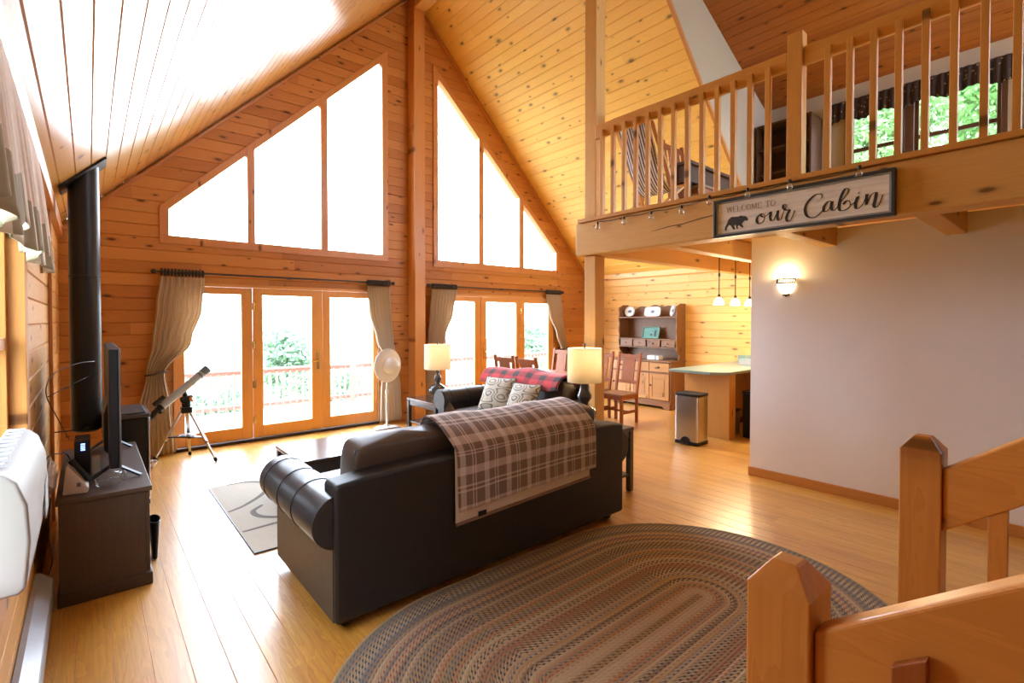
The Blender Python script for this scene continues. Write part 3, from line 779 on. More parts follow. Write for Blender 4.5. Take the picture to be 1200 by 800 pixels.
# loveseat accessories
def scatter(loc, M4, label, size=.46):
    p = thing('patterned_pillow', loc, label, 'pillow', 'ogee pillows on the loveseat')
    put('cover', MB().pillow(size, size, .17, M4, pinch=.06), M['ogee'], p, smooth=80)
    cord = [M4 @ Vector((a*size/2*(1-.06*(1-b*b)), b*size/2*(1-.06*(1-a*a)), 0)) for a, b in
            [(-1+2*i/12, -1) for i in range(12)] + [(1, -1+2*i/12) for i in range(12)] + [(1-2*i/12, 1) for i in range(12)] + [(-1, 1-2*i/12) for i in range(13)]]
    put('piping', MB().tube(cord, .005, 6), M['greytable'], p, smooth=60)
scatter((3.78, 4.70, .48), T(3.79, 4.72, .70) @ RZ(18) @ RY(-60) @ RZ(90), 'larger grey swirl patterned pillow next to the loveseat arm, nearer the glass doors', .44)
scatter((3.88, 4.28, .48), T(3.81, 4.27, .685) @ RZ(14) @ RY(-58) @ RZ(90), 'smaller grey swirl patterned pillow on the loveseat, nearer the drum shade lamp', .40)
rb = thing('plaid_blanket', (4.3, 4.6, .7), 'red and black plaid wool blanket folded along the back of the loveseat', 'blanket')
rp = [(3.985,.79),(4.0,.86),(4.07,.94),(4.17,.955),(4.31,.93),(4.43,.90),(4.466,.85),(4.470,.66)]
put('folded_layer', drape(rp, 'y', 3.88, 1.42, wob=.018, seed=9), M['redplaid'], rb, solid=.02, smooth=80, offset=-1)

# ------------------------------------------------------------------ rugs and tables
br = MB(); L, R = RUG['L'], 1.03; cx, cy = RUG['cx'], RUG['cy']
out = [(cx+L+R*math.cos(-PI/2+PI*i/40), cy+R*math.sin(-PI/2+PI*i/40)) for i in range(41)] + [(cx-L+R*math.cos(PI/2+PI*i/40), cy+R*math.sin(PI/2+PI*i/40)) for i in range(41)]
rug = thing('braided_rug', (cx, cy, 0), 'large oval braided multicolour rug between the sofa and the stairs', 'rug')
put('braid', br.prism([(x, y, .001) for x, y in out], (0,0,.014)), M['braid'], rug, bevel=.005)
ar = MB().box(.85, 3.70, .001, 3.15, 5.42, .011)
ar.mat(1)
def ribbon(pts, w=.035):
    P = smoothpath(pts, 40); vs = []
    for i, p in enumerate(P):
        d = (P[min(i+1,40)]-P[max(i-1,0)]).normalized(); nn = Vector((-d[1], d[0], 0))*w*(.6+.4*math.sin(PI*i/40))
        vs += [(p[0]+nn[0], p[1]+nn[1], .0125), (p[0]-nn[0], p[1]-nn[1], .0125)]
    ar.add(vs, [(2*i, 2*i+1, 2*i+3, 2*i+2) for i in range(40)])
ribbon([(.86,4.62,0),(1.02,4.72,0),(1.22,4.95,0),(1.30,5.2,0),(1.18,5.36,0),(1.0,5.40,0)], .022)
ribbon([(1.12,4.62,0),(1.02,4.50,0),(1.06,4.33,0),(1.25,4.22,0),(1.6,4.30,0)], .024)
ribbon([(.86,4.12,0),(1.2,4.13,0),(1.6,4.0,0),(2.0,3.75,0)], .024)
ribbon([(1.9,5.35,0),(2.1,4.9,0),(2.5,4.8,0),(2.9,5.1,0),(3.1,5.38,0)], .03)
ribbon([(2.2,3.76,0),(2.4,4.2,0),(2.9,4.3,0),(3.1,4.0,0)], .03)
arug = thing('area_rug', (2., 4.5, 0), 'beige area rug with loose dark grey swirls under the coffee table', 'rug')
put('pile', ar, [M['rugbeige'], M['rugline']], arug)
put('bound_edge', MB().box(.843, 3.693, .001, 3.157, 3.699, .010).box(.843, 3.70, .001, .849, 5.42, .010), M['black'], arug)

ct = thing('coffee_table', (2, 4.65, .012), 'low espresso coffee table between the sofas and the glass doors', 'table')
put('tabletop', MB().box(1.33, 4.25, .385, 2.62, 5.0, .42), M['tabletop'], ct, bevel=.004)
put('apron', MB().box(1.36, 4.28, .29, 2.59, 4.30, .384).box(1.36, 4.95, .29, 2.59, 4.97, .384).box(1.36, 4.30, .29, 1.38, 4.95, .384).box(2.57, 4.30, .29, 2.59, 4.95, .384), M['espresso'], ct)
put('shelf', MB().box(1.38, 4.30, .12, 2.57, 4.95, .14), M['espresso'], ct, bevel=.003)
for x in (1.335, 2.555):
    for y in (4.255, 4.935): put('leg', MB().box(x, y, .013, x+.06, y+.06, .384), M['espresso'], ct, bevel=.003)

def end_table(loc, w, d, h, label, mat, top):
    x, y, z = loc
    t = thing('end_table', loc, label, 'table')
    put('tabletop', MB().box(x, y, h-.035, x+w, y+d, h), top, t, bevel=.004)
    put('apron', MB().box(x+.015, y+.015, h-.10, x+w-.015, y+.035, h-.036).box(x+.015, y+d-.035, h-.10, x+w-.015, y+d-.015, h-.036).box(x+.015, y+.035, h-.10, x+.035, y+d-.035, h-.036).box(x+w-.035, y+.035, h-.10, x+w-.015, y+d-.035, h-.036), mat, t)
    put('shelf', MB().box(x+.02, y+.02, .14, x+w-.02, y+d-.02, .16), mat, t, bevel=.003)
    for a in (x+.003, x+w-.053):
        for b in (y+.003, y+d-.053): put('leg', MB().box(a, b, .001, a+.05, b+.05, h-.036), mat, t, bevel=.003)
    return t
end_table((3.47, 5.62, 0), .60, .78, .49, 'black end table beside the far loveseat arm, under the lamp by the doors', M['espresso'], M['tabletop'])
end_table((3.42, 2.78, 0), .46, .70, .60, 'grey end table in the corner between the two sofas', M['greytable'], M['greytable'])

def table_lamp(loc, h, label, body, shade_r, shade_h, low):
    x, y, z = loc
    l = thing('table_lamp', loc, label, 'lamp', 'table lamps by the sofas')
    hb = h - shade_h - .02          # height of the turned body
    prof = [(.0,.0),(.075,.0),(.08,.015),(.055,.03),(.05,.045)]
    prof += [(.118, hb*.22),(.125, hb*.32),(.105, hb*.42),(.045, hb*.50),(.030, hb*.54),(.052, hb*.64),(.058, hb*.70),(.040, hb*.80),(.022, hb*.85),(.030, hb*.90),(.034, hb*.94),(.02, hb*.97),(.012, hb)] if low else \
            [(.11, hb*.16),(.12, hb*.25),(.105, hb*.36),(.05, hb*.44),(.038, hb*.50),(.07, hb*.62),(.072, hb*.68),(.05, hb*.80),(.042, hb*.95),(.05, hb)]
    put('lamp_base', MB().lathe(x, y, [(r, z+.001+q) for r, q in prof], 32), body, l, smooth=70)
    zs = z + h - shade_h - .015
    put('harp', MB().cyl((x,y,z+hb), (x,y,z+h-.01), .006, n=10).cyl((x,y,zs+.02), (x,y,zs+.09), .014, n=12), M['bronze'], l, smooth=40)
    sh = put('lamp_shade', MB().lathe(x, y, [(shade_r, zs), (shade_r*.985, zs+shade_h)], 48), M['shade'], l, smooth=40, solid=.002)
    sh.data.polygons  # open drum
    bm = bmesh.new(); bm.from_mesh(sh.data); bmesh.ops.delete(bm, geom=[f for f in bm.faces if len(f.verts) > 4], context='FACES'); bm.to_mesh(sh.data); bm.free()
    put('shade_ring', MB().tube([(x+shade_r*.985*math.cos(2*PI*i/48), y+shade_r*.985*math.sin(2*PI*i/48), zs+shade_h) for i in range(49)], .003, 6).bar((x-shade_r*.97,y,zs+shade_h-.004), (x+shade_r*.97,y,zs+shade_h-.004), .006, .004), M['white'], sh)
    put('finial', MB().lathe(x, y, [(.006,z+h-.012),(.014,z+h+.002),(.006,z+h+.012),(.016,z+h+.024),(.0,z+h+.04)], 14), M['bronze'], l, smooth=60)
    put('bulb', MB().lathe(x, y, [(.012, zs+.09),(.03, zs+.13),(.032, zs+.155),(.02, zs+.185),(0, zs+.195)], 16), M['bulb'], l, smooth=60)
    pd = bpy.data.lights.new('lamp_glow', 'POINT'); pd.energy = LAMP_W; pd.color = (1., .66, .32); pd.shadow_soft_size = .04
    po = link(bpy.data.objects.new('lamp_glow', pd)); po.parent = l; po.location = (0,0,zs-z+.25)
    return l
LAMP_W = 1.3
table_lamp((3.74, 6.00, .491), .78, 'lit table lamp with squat dark base on the black end table by the doors', M['ceramic'], .185, .345, True)
table_lamp((3.66, 3.20, .601), .74, 'lit drum shade lamp with dark urn base, in front of the loft post', M['ceramic'], .165, .325, False)

# ------------------------------------------------------------------ television corner
tv = thing('tv_stand', (.07, 4.4, 0), 'weathered grey wood media console under the television', 'cabinet')
x0, x1, y0, y1 = -.14, .27, 3.70, 5.12
put('console_top', MB().box(x0-.012, y0-.015, .572, x1+.012, y1+.01, .60), M['greywoodY'], tv, bevel=.004)
put('carcass', MB().box(x0, y0, .06, x1-.02, y0+.022, .571).box(x0, y1-.022, .06, x1-.02, y1, .571).box(x0, y0+.022, .06, x0+.012, y1-.022, .571).box(x0+.012, y0+.022, .06, x1-.02, y1-.022, .08), M['greywoodZ'], tv, bevel=.002)
put('plinth', MB().box(x0-.008, y0-.012, .001, x1+.012, y1+.01, .075), M['greywoodY'], tv, bevel=.006)
for k in range(3):
    a = y0+.004+k*(y1-y0-.008)/3; b = a+(y1-y0-.008)/3-.006
    d = put('door', MB().box(x1-.02, a, .08, x1, b, .568), M['greywoodZ'], tv, bevel=.003)
    put('handle', MB().bar((x1+.012, b-.05, .28), (x1+.012, b-.05, .38), .012, .012, (1,0,0)).box(x1, b-.055, .285, x1+.01, b-.045, .295).box(x1, b-.055, .365, x1+.01, b-.045, .375), M['blackmetal'], d)
t = thing('television', (.10, 4.5, .601), 'flat screen television seen edge on, on the grey media console', 'television')
put('housing', MB().box(.090, 3.90, .685, .136, 5.10, 1.42), M['black'], t, bevel=.006)
put('rear_bulge', MB().prism([(.0895,4.18,.72),(.068,4.22,.74),(.068,4.22,.98),(.0895,4.18,1.06)], (0,.62,0)), M['black'], t, bevel=.006)
tag(put('bezel', MB().box(.1365, 3.897, .682, .147, 3.906, 1.423).box(.1365, 5.094, .682, .147, 5.103, 1.423).box(.1365, 3.906, 1.414, .147, 5.094, 1.423).box(.1365, 3.906, .682, .147, 5.094, .694), M['greytable'], t, bevel=.002), 'thin grey bezel')
put('screen', MB().box(.1365, 3.907, .695, .1425, 5.093, 1.413), plain('dark_screen', (.008,.008,.010), .08), t)
for y in (4.02, 4.96):
    put('foot', MB().bar((-.03, y-.06, .608), (.112, y, .69), .028, .012).bar((.245, y-.06, .608), (.112, y, .69), .028, .012), M['blackmetal'], t, smooth=50)
rt = thing('cable_box', (-.03, 4.16, .601), 'tall black set-top box with blue lights behind the television', 'electronics')
put('case', MB().box(-.075, 4.02, .602, .0, 4.24, .86), M['black'], rt, bevel=.006)
for k in range(4):
    put('indicator', MB().box(-.045, 4.0175, .80+k*.012, -.025, 4.0195, .805+k*.012), M['led'], rt)
r2 = thing('router', (.03, 4.12, .601), 'small pale router with a green mark beside the set-top box', 'electronics')
put('case', MB().box(.005, 4.03, .602, .045, 4.10, .745), M['cream'], r2, bevel=.005)
put('emblem', MB().bar((.014,4.029,.69), (.036,4.029,.705), .004, .008, (0,1,0)).bar((.014,4.029,.69), (.036,4.029,.675), .004, .008, (0,1,0)), plain('green_mark', (.2,.55,.12), .4), r2)
dp = thing('desk_phone', (-.06, 3.84, .601), 'beige wedge shaped desk phone on the near corner of the console', 'phone')
put('body', MB().prism([(-.125,3.78,.602),(-.015,3.765,.602),(-.008,3.77,.625),(-.095,3.78,.765),(-.108,3.785,.765)], (.0,.13,0)), M['cream'], dp, bevel=.012, seg=3)
put('handset', MB().tube([(-.088,3.86,.785),(-.062,3.86,.745),(-.03,3.86,.69),(-.008,3.86,.655)], [.019,.014,.014,.019], 10), M['black'], dp, smooth=60)
put('keypad', MB().box(-.062,3.762,.645,-.044,3.7655,.668), M['grey_rubber'], dp)
jr = thing('glass_jar', (.075, 3.80, .601), 'small clear glass jar lying on the front edge of the console', 'jar')
Mj = T(.03, 3.80, .648) @ RZ(25) @ RY(90)
put('body', MB().lathe(0, 0, [(.0,.0),(.03,.0),(.044,.02),(.046,.07),(.040,.10),(.028,.115),(.030,.13)], 20, Mj), M['clear'], jr, smooth=60)
put('rim', MB().lathe(0, 0, [(.030,.128),(.033,.131),(.033,.136),(.030,.138)], 20, Mj), M['clear'], jr, smooth=60)
for nm, pts, l in (('cable', [(-.10,4.12,.86),(-.15,4.1,1.0),(-.2,4.1,1.16),(-.17,4.3,1.26),(-.06,4.7,1.29),(.03,5.05,1.28)], 'thin pale cable looping from the wall to the back of the television'),
                   ('cable', [(-.215,4.6,1.08),(-.12,4.8,1.12),(-.02,5.0,1.16),(.05,5.05,1.19)], 'thin dark cable reaching the flue side of the television'),
                   ('cable', [(-.19,3.2,.88),(-.16,3.5,.90),(-.13,3.7,.86),(-.11,3.98,.80),(-.08,4.0,.72)], 'black power cord running from the air conditioner to the console'),
                   ('cable', [(-.17,3.72,.62),(-.18,3.68,.45),(-.165,3.66,.3),(-.18,3.66,.22)], 'tangled black cord hanging behind the console')):
    c = MB().tube(smoothpath(pts, 30), .0032, 6); tag(put(nm, c, M['greytable'] if 'pale' in l else M['black'], smooth=60), l, 'cable')
bg = thing('plastic_bag', (-.185, 3.90, .601), 'crumpled white plastic bag stuffed behind the desk phone', 'bag')
def crump(u, v):
    a = 2*PI*u; b = PI*v; q = 1+.18*math.sin(5*a+3*b)+.12*math.sin(9*b-2*a)
    return (-.184+.035*q*math.sin(b)*math.cos(a), 3.90+.10*q*math.sin(b)*math.sin(a), .70+.09*q*math.cos(b))
put('film', MB().grid(crump, 24, 14), M['paper'], bg)
wb = thing('waste_bin', (.32, 4.08, 0), 'slim black waste bin tucked against the console', 'bin')
def oval(sx, sy, z): return [(.324+sx*math.cos(2*PI*i/28), 4.12+sy*math.sin(2*PI*i/28), z) for i in range(28)]
vs = oval(.016,.07,.002)+oval(.034,.09,.255)+oval(.031,.087,.255)+oval(.014,.067,.01)
put('tub', MB().add(vs, [(q*28+i, q*28+(i+1)%28, (q+1)*28+(i+1)%28, (q+1)*28+i) for q in range(3) for i in range(28)]+[tuple(range(27,-1,-1)), tuple(84+i for i in range(28))]), M['black'], wb, smooth=50)
st = thing('pellet_stove', (.23, 5.6, 0), 'black pellet stove with ribbed top behind the television', 'stove')
put('body', MB().box(.10, 5.34, .04, .385, 5.86, .76), M['blackmetal'], st, bevel=.012, seg=3)
put('base', MB().box(.09, 5.32, .001, .395, 5.88, .04), M['blackmetal'], st, bevel=.005)
tp = MB().box(.085, 5.32, .761, .40, 5.88, .79)
for k in range(13): tp.box(.10, 5.34+k*.041, .791, .37, 5.36+k*.041, .808)
tag(put('ribbed_top', tp, M['stovetop'], st, bevel=.004), 'grey ribbed lid')
tag(put('corner_trim', MB().box(.386, 5.335, .06, .398, 5.362, .755), M['chrome'], st, bevel=.003), 'bright vertical trim')
put('door', MB().box(.386, 5.42, .22, .402, 5.80, .66), M['blackmetal'], st, bevel=.006)
fp = thing('flue_pipe', (-.02, 5.55, .66), 'black stove flue pipe rising from behind the television to the ceiling', 'pipe')
put('lower_section', MB().lathe(-.02, 5.55, [(.075,.655),(.10,.675),(.1035,.68),(.1035,1.96)], 32), M['blackmetal'], fp, smooth=40)
put('upper_section', MB().cyl((-.02,5.55,1.975), (-.02,5.55,2.93), .1035, n=32), M['blackmetal'], fp, smooth=40)
put('joint_band', MB().lathe(-.02, 5.55, [(.1035,1.955),(.107,1.958),(.107,1.975),(.1035,1.978)], 32), M['blackmetal'], fp, smooth=40)
put('support_bracket', MB().bar((-.02,5.40,.70), (-.232,5.40,.70), .03, .006).cyl((-.02,5.40,.70), (-.02,5.45,.70), .01), M['blackmetal'], fp)
cpx = -.02; a45 = math.atan(SL)
cm = T(cpx, 5.55, roof(cpx)-.014) @ Matrix.Rotation(-a45, 4, 'Y')
cb = MB().box(-.21,-.17,-.008,.21,.17,.008); cb.v = [tuple(cm @ Vector(v)) for v in cb.v]
put('ceiling_plate', cb, M['blackmetal'], fp, bevel=.003)

# telescope on its tripod
te = thing('telescope', (.83, 6.72, 0), 'silver blue telescope on a tripod in front of the glass doors', 'telescope')
A, B = Vector((.60, 6.60, .655)), Vector((1.0, 6.72, .985)); dr = (B-A).normalized()
put('tube', MB().cyl(A, B, .041, n=24), M['silver'], te, smooth=40)
tag(put('dew_shield', MB().cyl(B-dr*.005, B+dr*.075, .047, n=24).cyl(B-dr*.05, B-dr*.028, .046, n=24), plain('slate_blue_paint', (.12,.17,.25), .35), te, smooth=40), 'darker slate dew shield')
put('focuser', MB().cyl(A-dr*.06, A, .032, n=16).cyl(A-dr*.03+Vector((-.0,-.07,-.03)), A-dr*.03+Vector((0,.07,.03)), .02, n=14), M['black'], te, smooth=40)
put('eyepiece', MB().tube([A-dr*.055, A-dr*.085, A-dr*.085+Vector((-.03,-.01,-.05)), A-dr*.085+Vector((-.07,-.01,-.06))], [.025,.030,.027,.024], 14), M['black'], te, smooth=50)
F0 = A+dr*.03+Vector((-.055,-.02,.045)); put('finder_scope', MB().cyl(F0-dr*.06, F0+dr*.07, .023, n=14).cyl(F0+dr*.0, F0+dr*.0+Vector((.05,.02,-.04)), .008, n=8), M['black'], te, smooth=40)
put('mount', MB().cyl((.835,6.69,.60), (.835,6.69,.70), .042, n=16).cyl((.78,6.66,.70), (.89,6.68,.72), .032, n=14).box(.785,6.63,.55,.885,6.74,.615).cyl((.835,6.69,.72),(.81,6.665,.79),.024,n=10).cyl((.80,6.60,.655),(.80,6.66,.655),.014,n=10), M['black'], te, bevel=.003)
tag(put('setting_circle', MB().cyl((.875,6.668,.70), (.895,6.66,.71), .036, n=18), plain('orange_disc', (.55,.22,.05), .4), te, smooth=40), 'small orange disc')
HUB = Vector((.835, 6.69, .575))
for f in ((.545,6.90,.004), (1.085,6.42,.004), (.90,6.94,.004)):
    f = Vector(f); d = f-HUB; p = HUB + Vector((d.x,d.y,0)).normalized()*.045
    lg = put('leg', MB().bar(p, p+(f-p)*.62, .036, .022).bar(p+(f-p)*.5, p+(f-p)*.93, .024, .018), M['steel'], te, bevel=.002)
    tag(put('foot', MB().tube([p+(f-p)*.93, p+(f-p)*.97, f], [.018,.021,.012], 10).cyl(p+(f-p)*.62-Vector((0,.016,0)), p+(f-p)*.62+Vector((0,.016,0)), .012, n=10), M['black'], lg, smooth=40), 'black rubber foot')
put('tray', MB().prism([(.665,6.80,.262),(.985,6.53,.262),(.885,6.835,.262)], (0,0,.012)), M['black'], te, bevel=.002)
pa = thing('folded_paper', (.83, 6.70, .275), 'crumpled white paper lying on the telescope tray', 'paper')
put('sheet', MB().grid(lambda u, v: (.755+.15*u+.03*v, 6.665+.10*v-.08*u+.05, .279+.03*math.sin(PI*u)*(.6+.4*math.sin(6*v))), 20, 10), M['paper'], pa, solid=.002, smooth=60)
bw = thing('floor_bowl', (.52, 6.62, 0), 'white round bowl with a dark rim on the floor by the curtain', 'bowl')
put('bowl', MB().lathe(.47, 6.60, [(.0,.002),(.05,.002),(.075,.03),(.09,.075),(.086,.075),(.07,.03),(.0,.012)], 28), M['white'], bw, smooth=50)
put('rim', MB().tube([(.47+.089*math.cos(2*PI*i/32), 6.60+.089*math.sin(2*PI*i/32), .077) for i in range(33)], .005, 6), M['black'], bw, smooth=60)

fa = thing('pedestal_fan', (3.31, 6.70, 0), 'white pedestal fan standing beside the tied curtain', 'fan')
Mf = T(3.31, 6.66, .94) @ RZ(14) @ RX(90) @ Matrix.Scale(1.24, 4)
put('base', MB().lathe(3.31, 6.70, [(.0,.001),(.19,.001),(.195,.012),(.17,.03),(.05,.045),(.03,.07)], 36), M['white'], fa, smooth=40)
put('pole', MB().cyl((3.31,6.70,.05), (3.31,6.70,.55), .016, n=16).cyl((3.31,6.70,.55), (3.31,6.70,.88), .011, n=16).cyl((3.31,6.70,.53), (3.31,6.70,.58), .022, n=16), M['white'], fa, smooth=40)
put('motor_housing', MB().lathe(0, 0, [(.085,.012),(.10,.03),(.098,.07),(.08,.11),(.05,.135),(0,.145)], 32, Mf), M['white'], fa, smooth=50)
put('guard_ring', MB().tube([Mf @ Vector((.192*math.cos(2*PI*i/48), .192*math.sin(2*PI*i/48), 0)) for i in range(49)], .008, 8), M['white'], fa, smooth=60)
put('head_shell', MB().lathe(0, 0, [(.0,-.05),(.06,-.048),(.14,-.036),(.188,-.006),(.190,.004),(.15,.022),(.10,.034),(.0,.036)], 40, Mf), M['white'], fa, smooth=50)

# ------------------------------------------------------------------ window dressing
def lerp_t(tab, z):
    for (z0, *a), (z1, *b) in zip(tab, tab[1:]):
        if z0 >= z >= z1:
            k = (z0-z)/(z0-z1); k = k*k*(3-2*k)
            return [p+(q-p)*k for p, q in zip(a, b)]
    return list(tab[-1][1:])
def curtain(label, tab, tie, n=8):
    zt = tab[0][0]; cxm = sum(tab[0][1:])/2
    c = thing('curtain', (cxm, 7.09, .02), label, 'curtain', 'tan curtains at the glass doors')
    def fn(u, v):
        z = zt - v*(zt-.025)
        a, b = lerp_t(tab, z); w = b-a
        sq = math.sin(2*PI*n*u); amp = min(.042, .016+.10*(.5/n)) * (1.15 if w < .3 else 1.)
        x = a + w*(u + .25/n/2*math.sin(4*PI*n*u))
        return (x, 7.085 - amp*sq + .008*math.sin(9*v+5*u), z)
    put('cloth', MB().grid(fn, n*12, 44), M['curtain'], c, solid=.004, smooth=80)
    a, b = lerp_t(tab, tie)
    ring = [((a+b)/2 + ((b-a)/2+.012)*math.cos(2*PI*i/32), 7.085+.056*math.sin(2*PI*i/32), tie+.02*math.cos(2*PI*i/32)) for i in range(33)]
    put('tieback', MB().tube(ring, .011, 8), M['rod'], c, smooth=60)
    return c
curtain('tan curtain tied back behind the telescope', [(2.114,.64,1.09),(1.75,.60,1.06),(1.35,.56,.95),(.98,.50,.68),(.55,.42,.74),(.02,.40,.78)], .98)
curtain('tan curtain tied back behind the white fan', [(2.114,3.19,3.56),(1.75,3.22,3.58),(1.30,3.33,3.62),(1.02,3.46,3.66),(.5,3.40,3.74),(.02,3.39,3.76)], 1.02)
curtain('tan curtain behind the lamp on the black end table', [(2.114,4.31,4.81),(1.75,4.28,4.74),(1.30,4.24,4.58),(1.02,4.22,4.42),(.5,4.18,4.48),(.02,4.17,4.50)], 1.02)
curtain('tan curtain at the corner beyond the dining chairs', [(2.114,6.95,7.37),(1.75,7.03,7.42),(1.30,7.24,7.50),(1.02,7.36,7.56),(.5,7.30,7.62),(.02,7.30,7.64)], 1.02)
for x0, x1, l, sp in ((.60, 3.60, 'black curtain rod over the telescope door', ((.64,1.09),(3.19,3.56))), (4.27, 7.41, 'black curtain rod over the door behind the dining chairs', ((4.31,4.81),(6.95,7.37)))):
    r = thing('curtain_rod', ((x0+x1)/2, 7.09, 2.17), l, 'curtain rod')
    put('rod', MB().cyl((x0,7.09,2.17), (x1,7.09,2.17), .012, n=14), M['rod'], r, smooth=40)
    for x in (x0, x1): put('finial', MB().lathe(0,0,[(.012,-.005),(.024,.0),(.03,.02),(.022,.04),(0,.048)], 14, T(x,7.09,2.17) @ RY(90 if x == x1 else -90)), M['rod'], r, smooth=60)
    for x in (x0+.12, (x0+x1)/2, x1-.12): put('bracket', MB().box(x-.012,7.10,2.155,x+.012,7.198,2.185), M['rod'], r)
    for a, b in sp:
        for k in range(13):
            xx = a+(b-a)*(k+.5)/13
            put('curtain_ring', MB().tube([(xx+.004*math.sin(i), 7.09+.030*math.cos(2*PI*i/16), 2.165+.034*math.sin(2*PI*i/16)) for i in range(17)], .013, 6), M['rod'], r, smooth=60)

va = thing('window_valance', (-.18, 2.6, 2.1), 'brown cabin valance with striped ruffle over the air conditioner window', 'valance')
def vfn(u, v):
    y = 1.10 + 2.50*u; sc = abs(math.sin(PI*u*5))
    z = 2.46 - v*(.56 + .07*sc); k = v**.7
    return (-.196 + .040*k + .022*k*math.sin(2*PI*u*13) + .008*k*math.sin(2*PI*u*29+1), y + .012*math.sin(2*PI*u*13+1.2)*k, z)
put('cloth', MB().grid(vfn, 260, 24), M['valance'], va, solid=.004, smooth=80)
put('valance_rod', MB().cyl((-.212,1.05,2.445), (-.212,3.62,2.445), .009, n=10), M['rod'], va)

ac = thing('air_conditioner', (-.18, 2.23, .86), 'white window air conditioner jutting from the low wall', 'air conditioner')
prf = [(-.235,.86),(-.15,.86),(-.135,.875),(-.125,1.0),(-.130,1.10),(-.150,1.165),(-.175,1.19),(-.235,1.20)]
put('cabinet', MB().prism([(x,1.86,z) for x, z in prf], (0,.74,0)), M['acplastic'], ac, bevel=.012, seg=3, smooth=50)
for k in range(9): put('louvre', MB().box(-.228, 1.93+k*.072, 1.201, -.18, 1.955+k*.072, 1.206), M['enamel'], ac, bevel=.001)
put('control_panel', MB().box(-.1255,2.40,.90,-.1225,2.54,1.02), M['enamel'], ac)
ht = thing('baseboard_heater', (-.19, 2.6, 0), 'long metal baseboard heater under the air conditioner', 'heater')
put('cover', MB().prism([(-.236,1.0,.03),(-.236,1.0,.235),(-.215,1.0,.235),(-.165,1.0,.19),(-.165,1.0,.175),(-.215,1.0,.215),(-.225,1.0,.21),(-.225,1.0,.03)], (0,2.66,0)), M['enamel'], ht)
put('front_panel', MB().box(-.172,1.0,.045,-.165,3.66,.155), M['enamel'], ht, bevel=.003)
put('fin_tube', MB().cyl((-.20,1.03,.10), (-.20,3.63,.10), .022, n=10), M['blackmetal'], ht)
put('end_cap', MB().prism([(-.236,3.6605,.01),(-.236,3.6605,.236),(-.213,3.6605,.236),(-.163,3.6605,.19),(-.163,3.6605,.01)], (0,.012,0)), M['enamel'], ht)
# ------------------------------------------------------------------ dining nook
dt = thing('dining_table', (5.54, 5.76, 0), 'dark mission style dining table surrounded by slat back chairs', 'table')
put('tabletop', MB().box(5.12,4.92,.725,5.96,6.60,.76), M['chairY'], dt, bevel=.006)
put('apron', MB().box(5.20,5.0,.62,5.88,5.025,.724).box(5.20,6.495,.62,5.88,6.52,.724).box(5.20,5.025,.62,5.225,6.495,.724).box(5.855,5.025,.62,5.88,6.495,.724), M['chairY'], dt)
for x in (5.18, 5.82):
    for y in (4.98, 6.46): put('leg', MB().box(x,y,.001,x+.08,y+.08,.724), M['chairZ'], dt, bevel=.004)
ch0 = thing('dining_chair', (0,0,0), '', 'chair', 'mission dining chairs')
W = .44
put('seat', MB().box(-W/2,.0,.445,W/2,.43,.475), M['hutchY'], ch0, bevel=.006)
put('apron', MB().box(-W/2+.04,.385,.385,W/2-.04,.41,.444).box(-W/2+.04,.01,.385,W/2-.04,.03,.444).box(-W/2+.01,.04,.385,-W/2+.03,.38,.444).box(W/2-.03,.04,.385,W/2-.01,.38,.444), M['chairX'], ch0)
def post(x):
    return MB().bar((x,.015,.001),(x,.015,.47),.042,.036,(0,1,0)).bar((x,.015,.46),(x,-.085,1.09),.040,.034,(0,1,0))
for sx in (-1, 1):
    put('back_post', post(sx*(W/2-.02)), M['chairZ'], ch0, bevel=.004)
    put('front_leg', MB().box(sx*(W/2-.02)-.021,.378,.001,sx*(W/2-.02)+.021,.42,.444), M['chairZ'], ch0, bevel=.004)
def yb(z): return .015-.10*(z-.46)/.63
def rail(z0, z1, x0, x1, tk=.02):
    return MB().prism([(x0,yb(z0)-tk/2,z0),(x0,yb(z0)+tk/2,z0),(x0,yb(z1)+tk/2,z1),(x0,yb(z1)-tk/2,z1)], (x1-x0,0,0))
put('top_rail', rail(.985,1.055,-W/2+.04,W/2-.04), M['chairX'], ch0, bevel=.003)
put('lower_rail', rail(.60,.65,-W/2+.04,W/2-.04), M['chairX'], ch0, bevel=.003)
put('splat', rail(.65,.985,-.115,.115,.014), M['chairZ'], ch0, bevel=.003)
put('stretcher', MB().box(-W/2+.01,.035,.17,-W/2+.03,.378,.21).box(W/2-.03,.035,.17,W/2-.01,.378,.21).box(-W/2+.04,.19,.175,W/2-.04,.21,.205), M['chairY'], ch0, bevel=.003)
spots = [(6.50,4.80,PI/2,'dark slat back dining chair nearest the hutch, facing the table'),
         (6.48,5.32,PI/2,'dark slat back dining chair second from the hutch, just beyond the loft post'),
         (4.72,5.14,-PI/2,'slat back dining chair rising behind the middle of the red blanket, nearer the drum shade'),
         (4.72,5.62,-PI/2,'slat back dining chair behind the end of the red blanket nearest the glass doors'),
         (6.50,6.28,PI/2,'dark dining chair across the table, its post just showing beside the drum shade')]
for i, (x, y, a, l) in enumerate(spots):
    if i == 0: o = ch0; o.location = (x,y,0); o.rotation_euler = (0,0,a); o['label'] = l
    else: dup(ch0, (x,y,0), a, l)

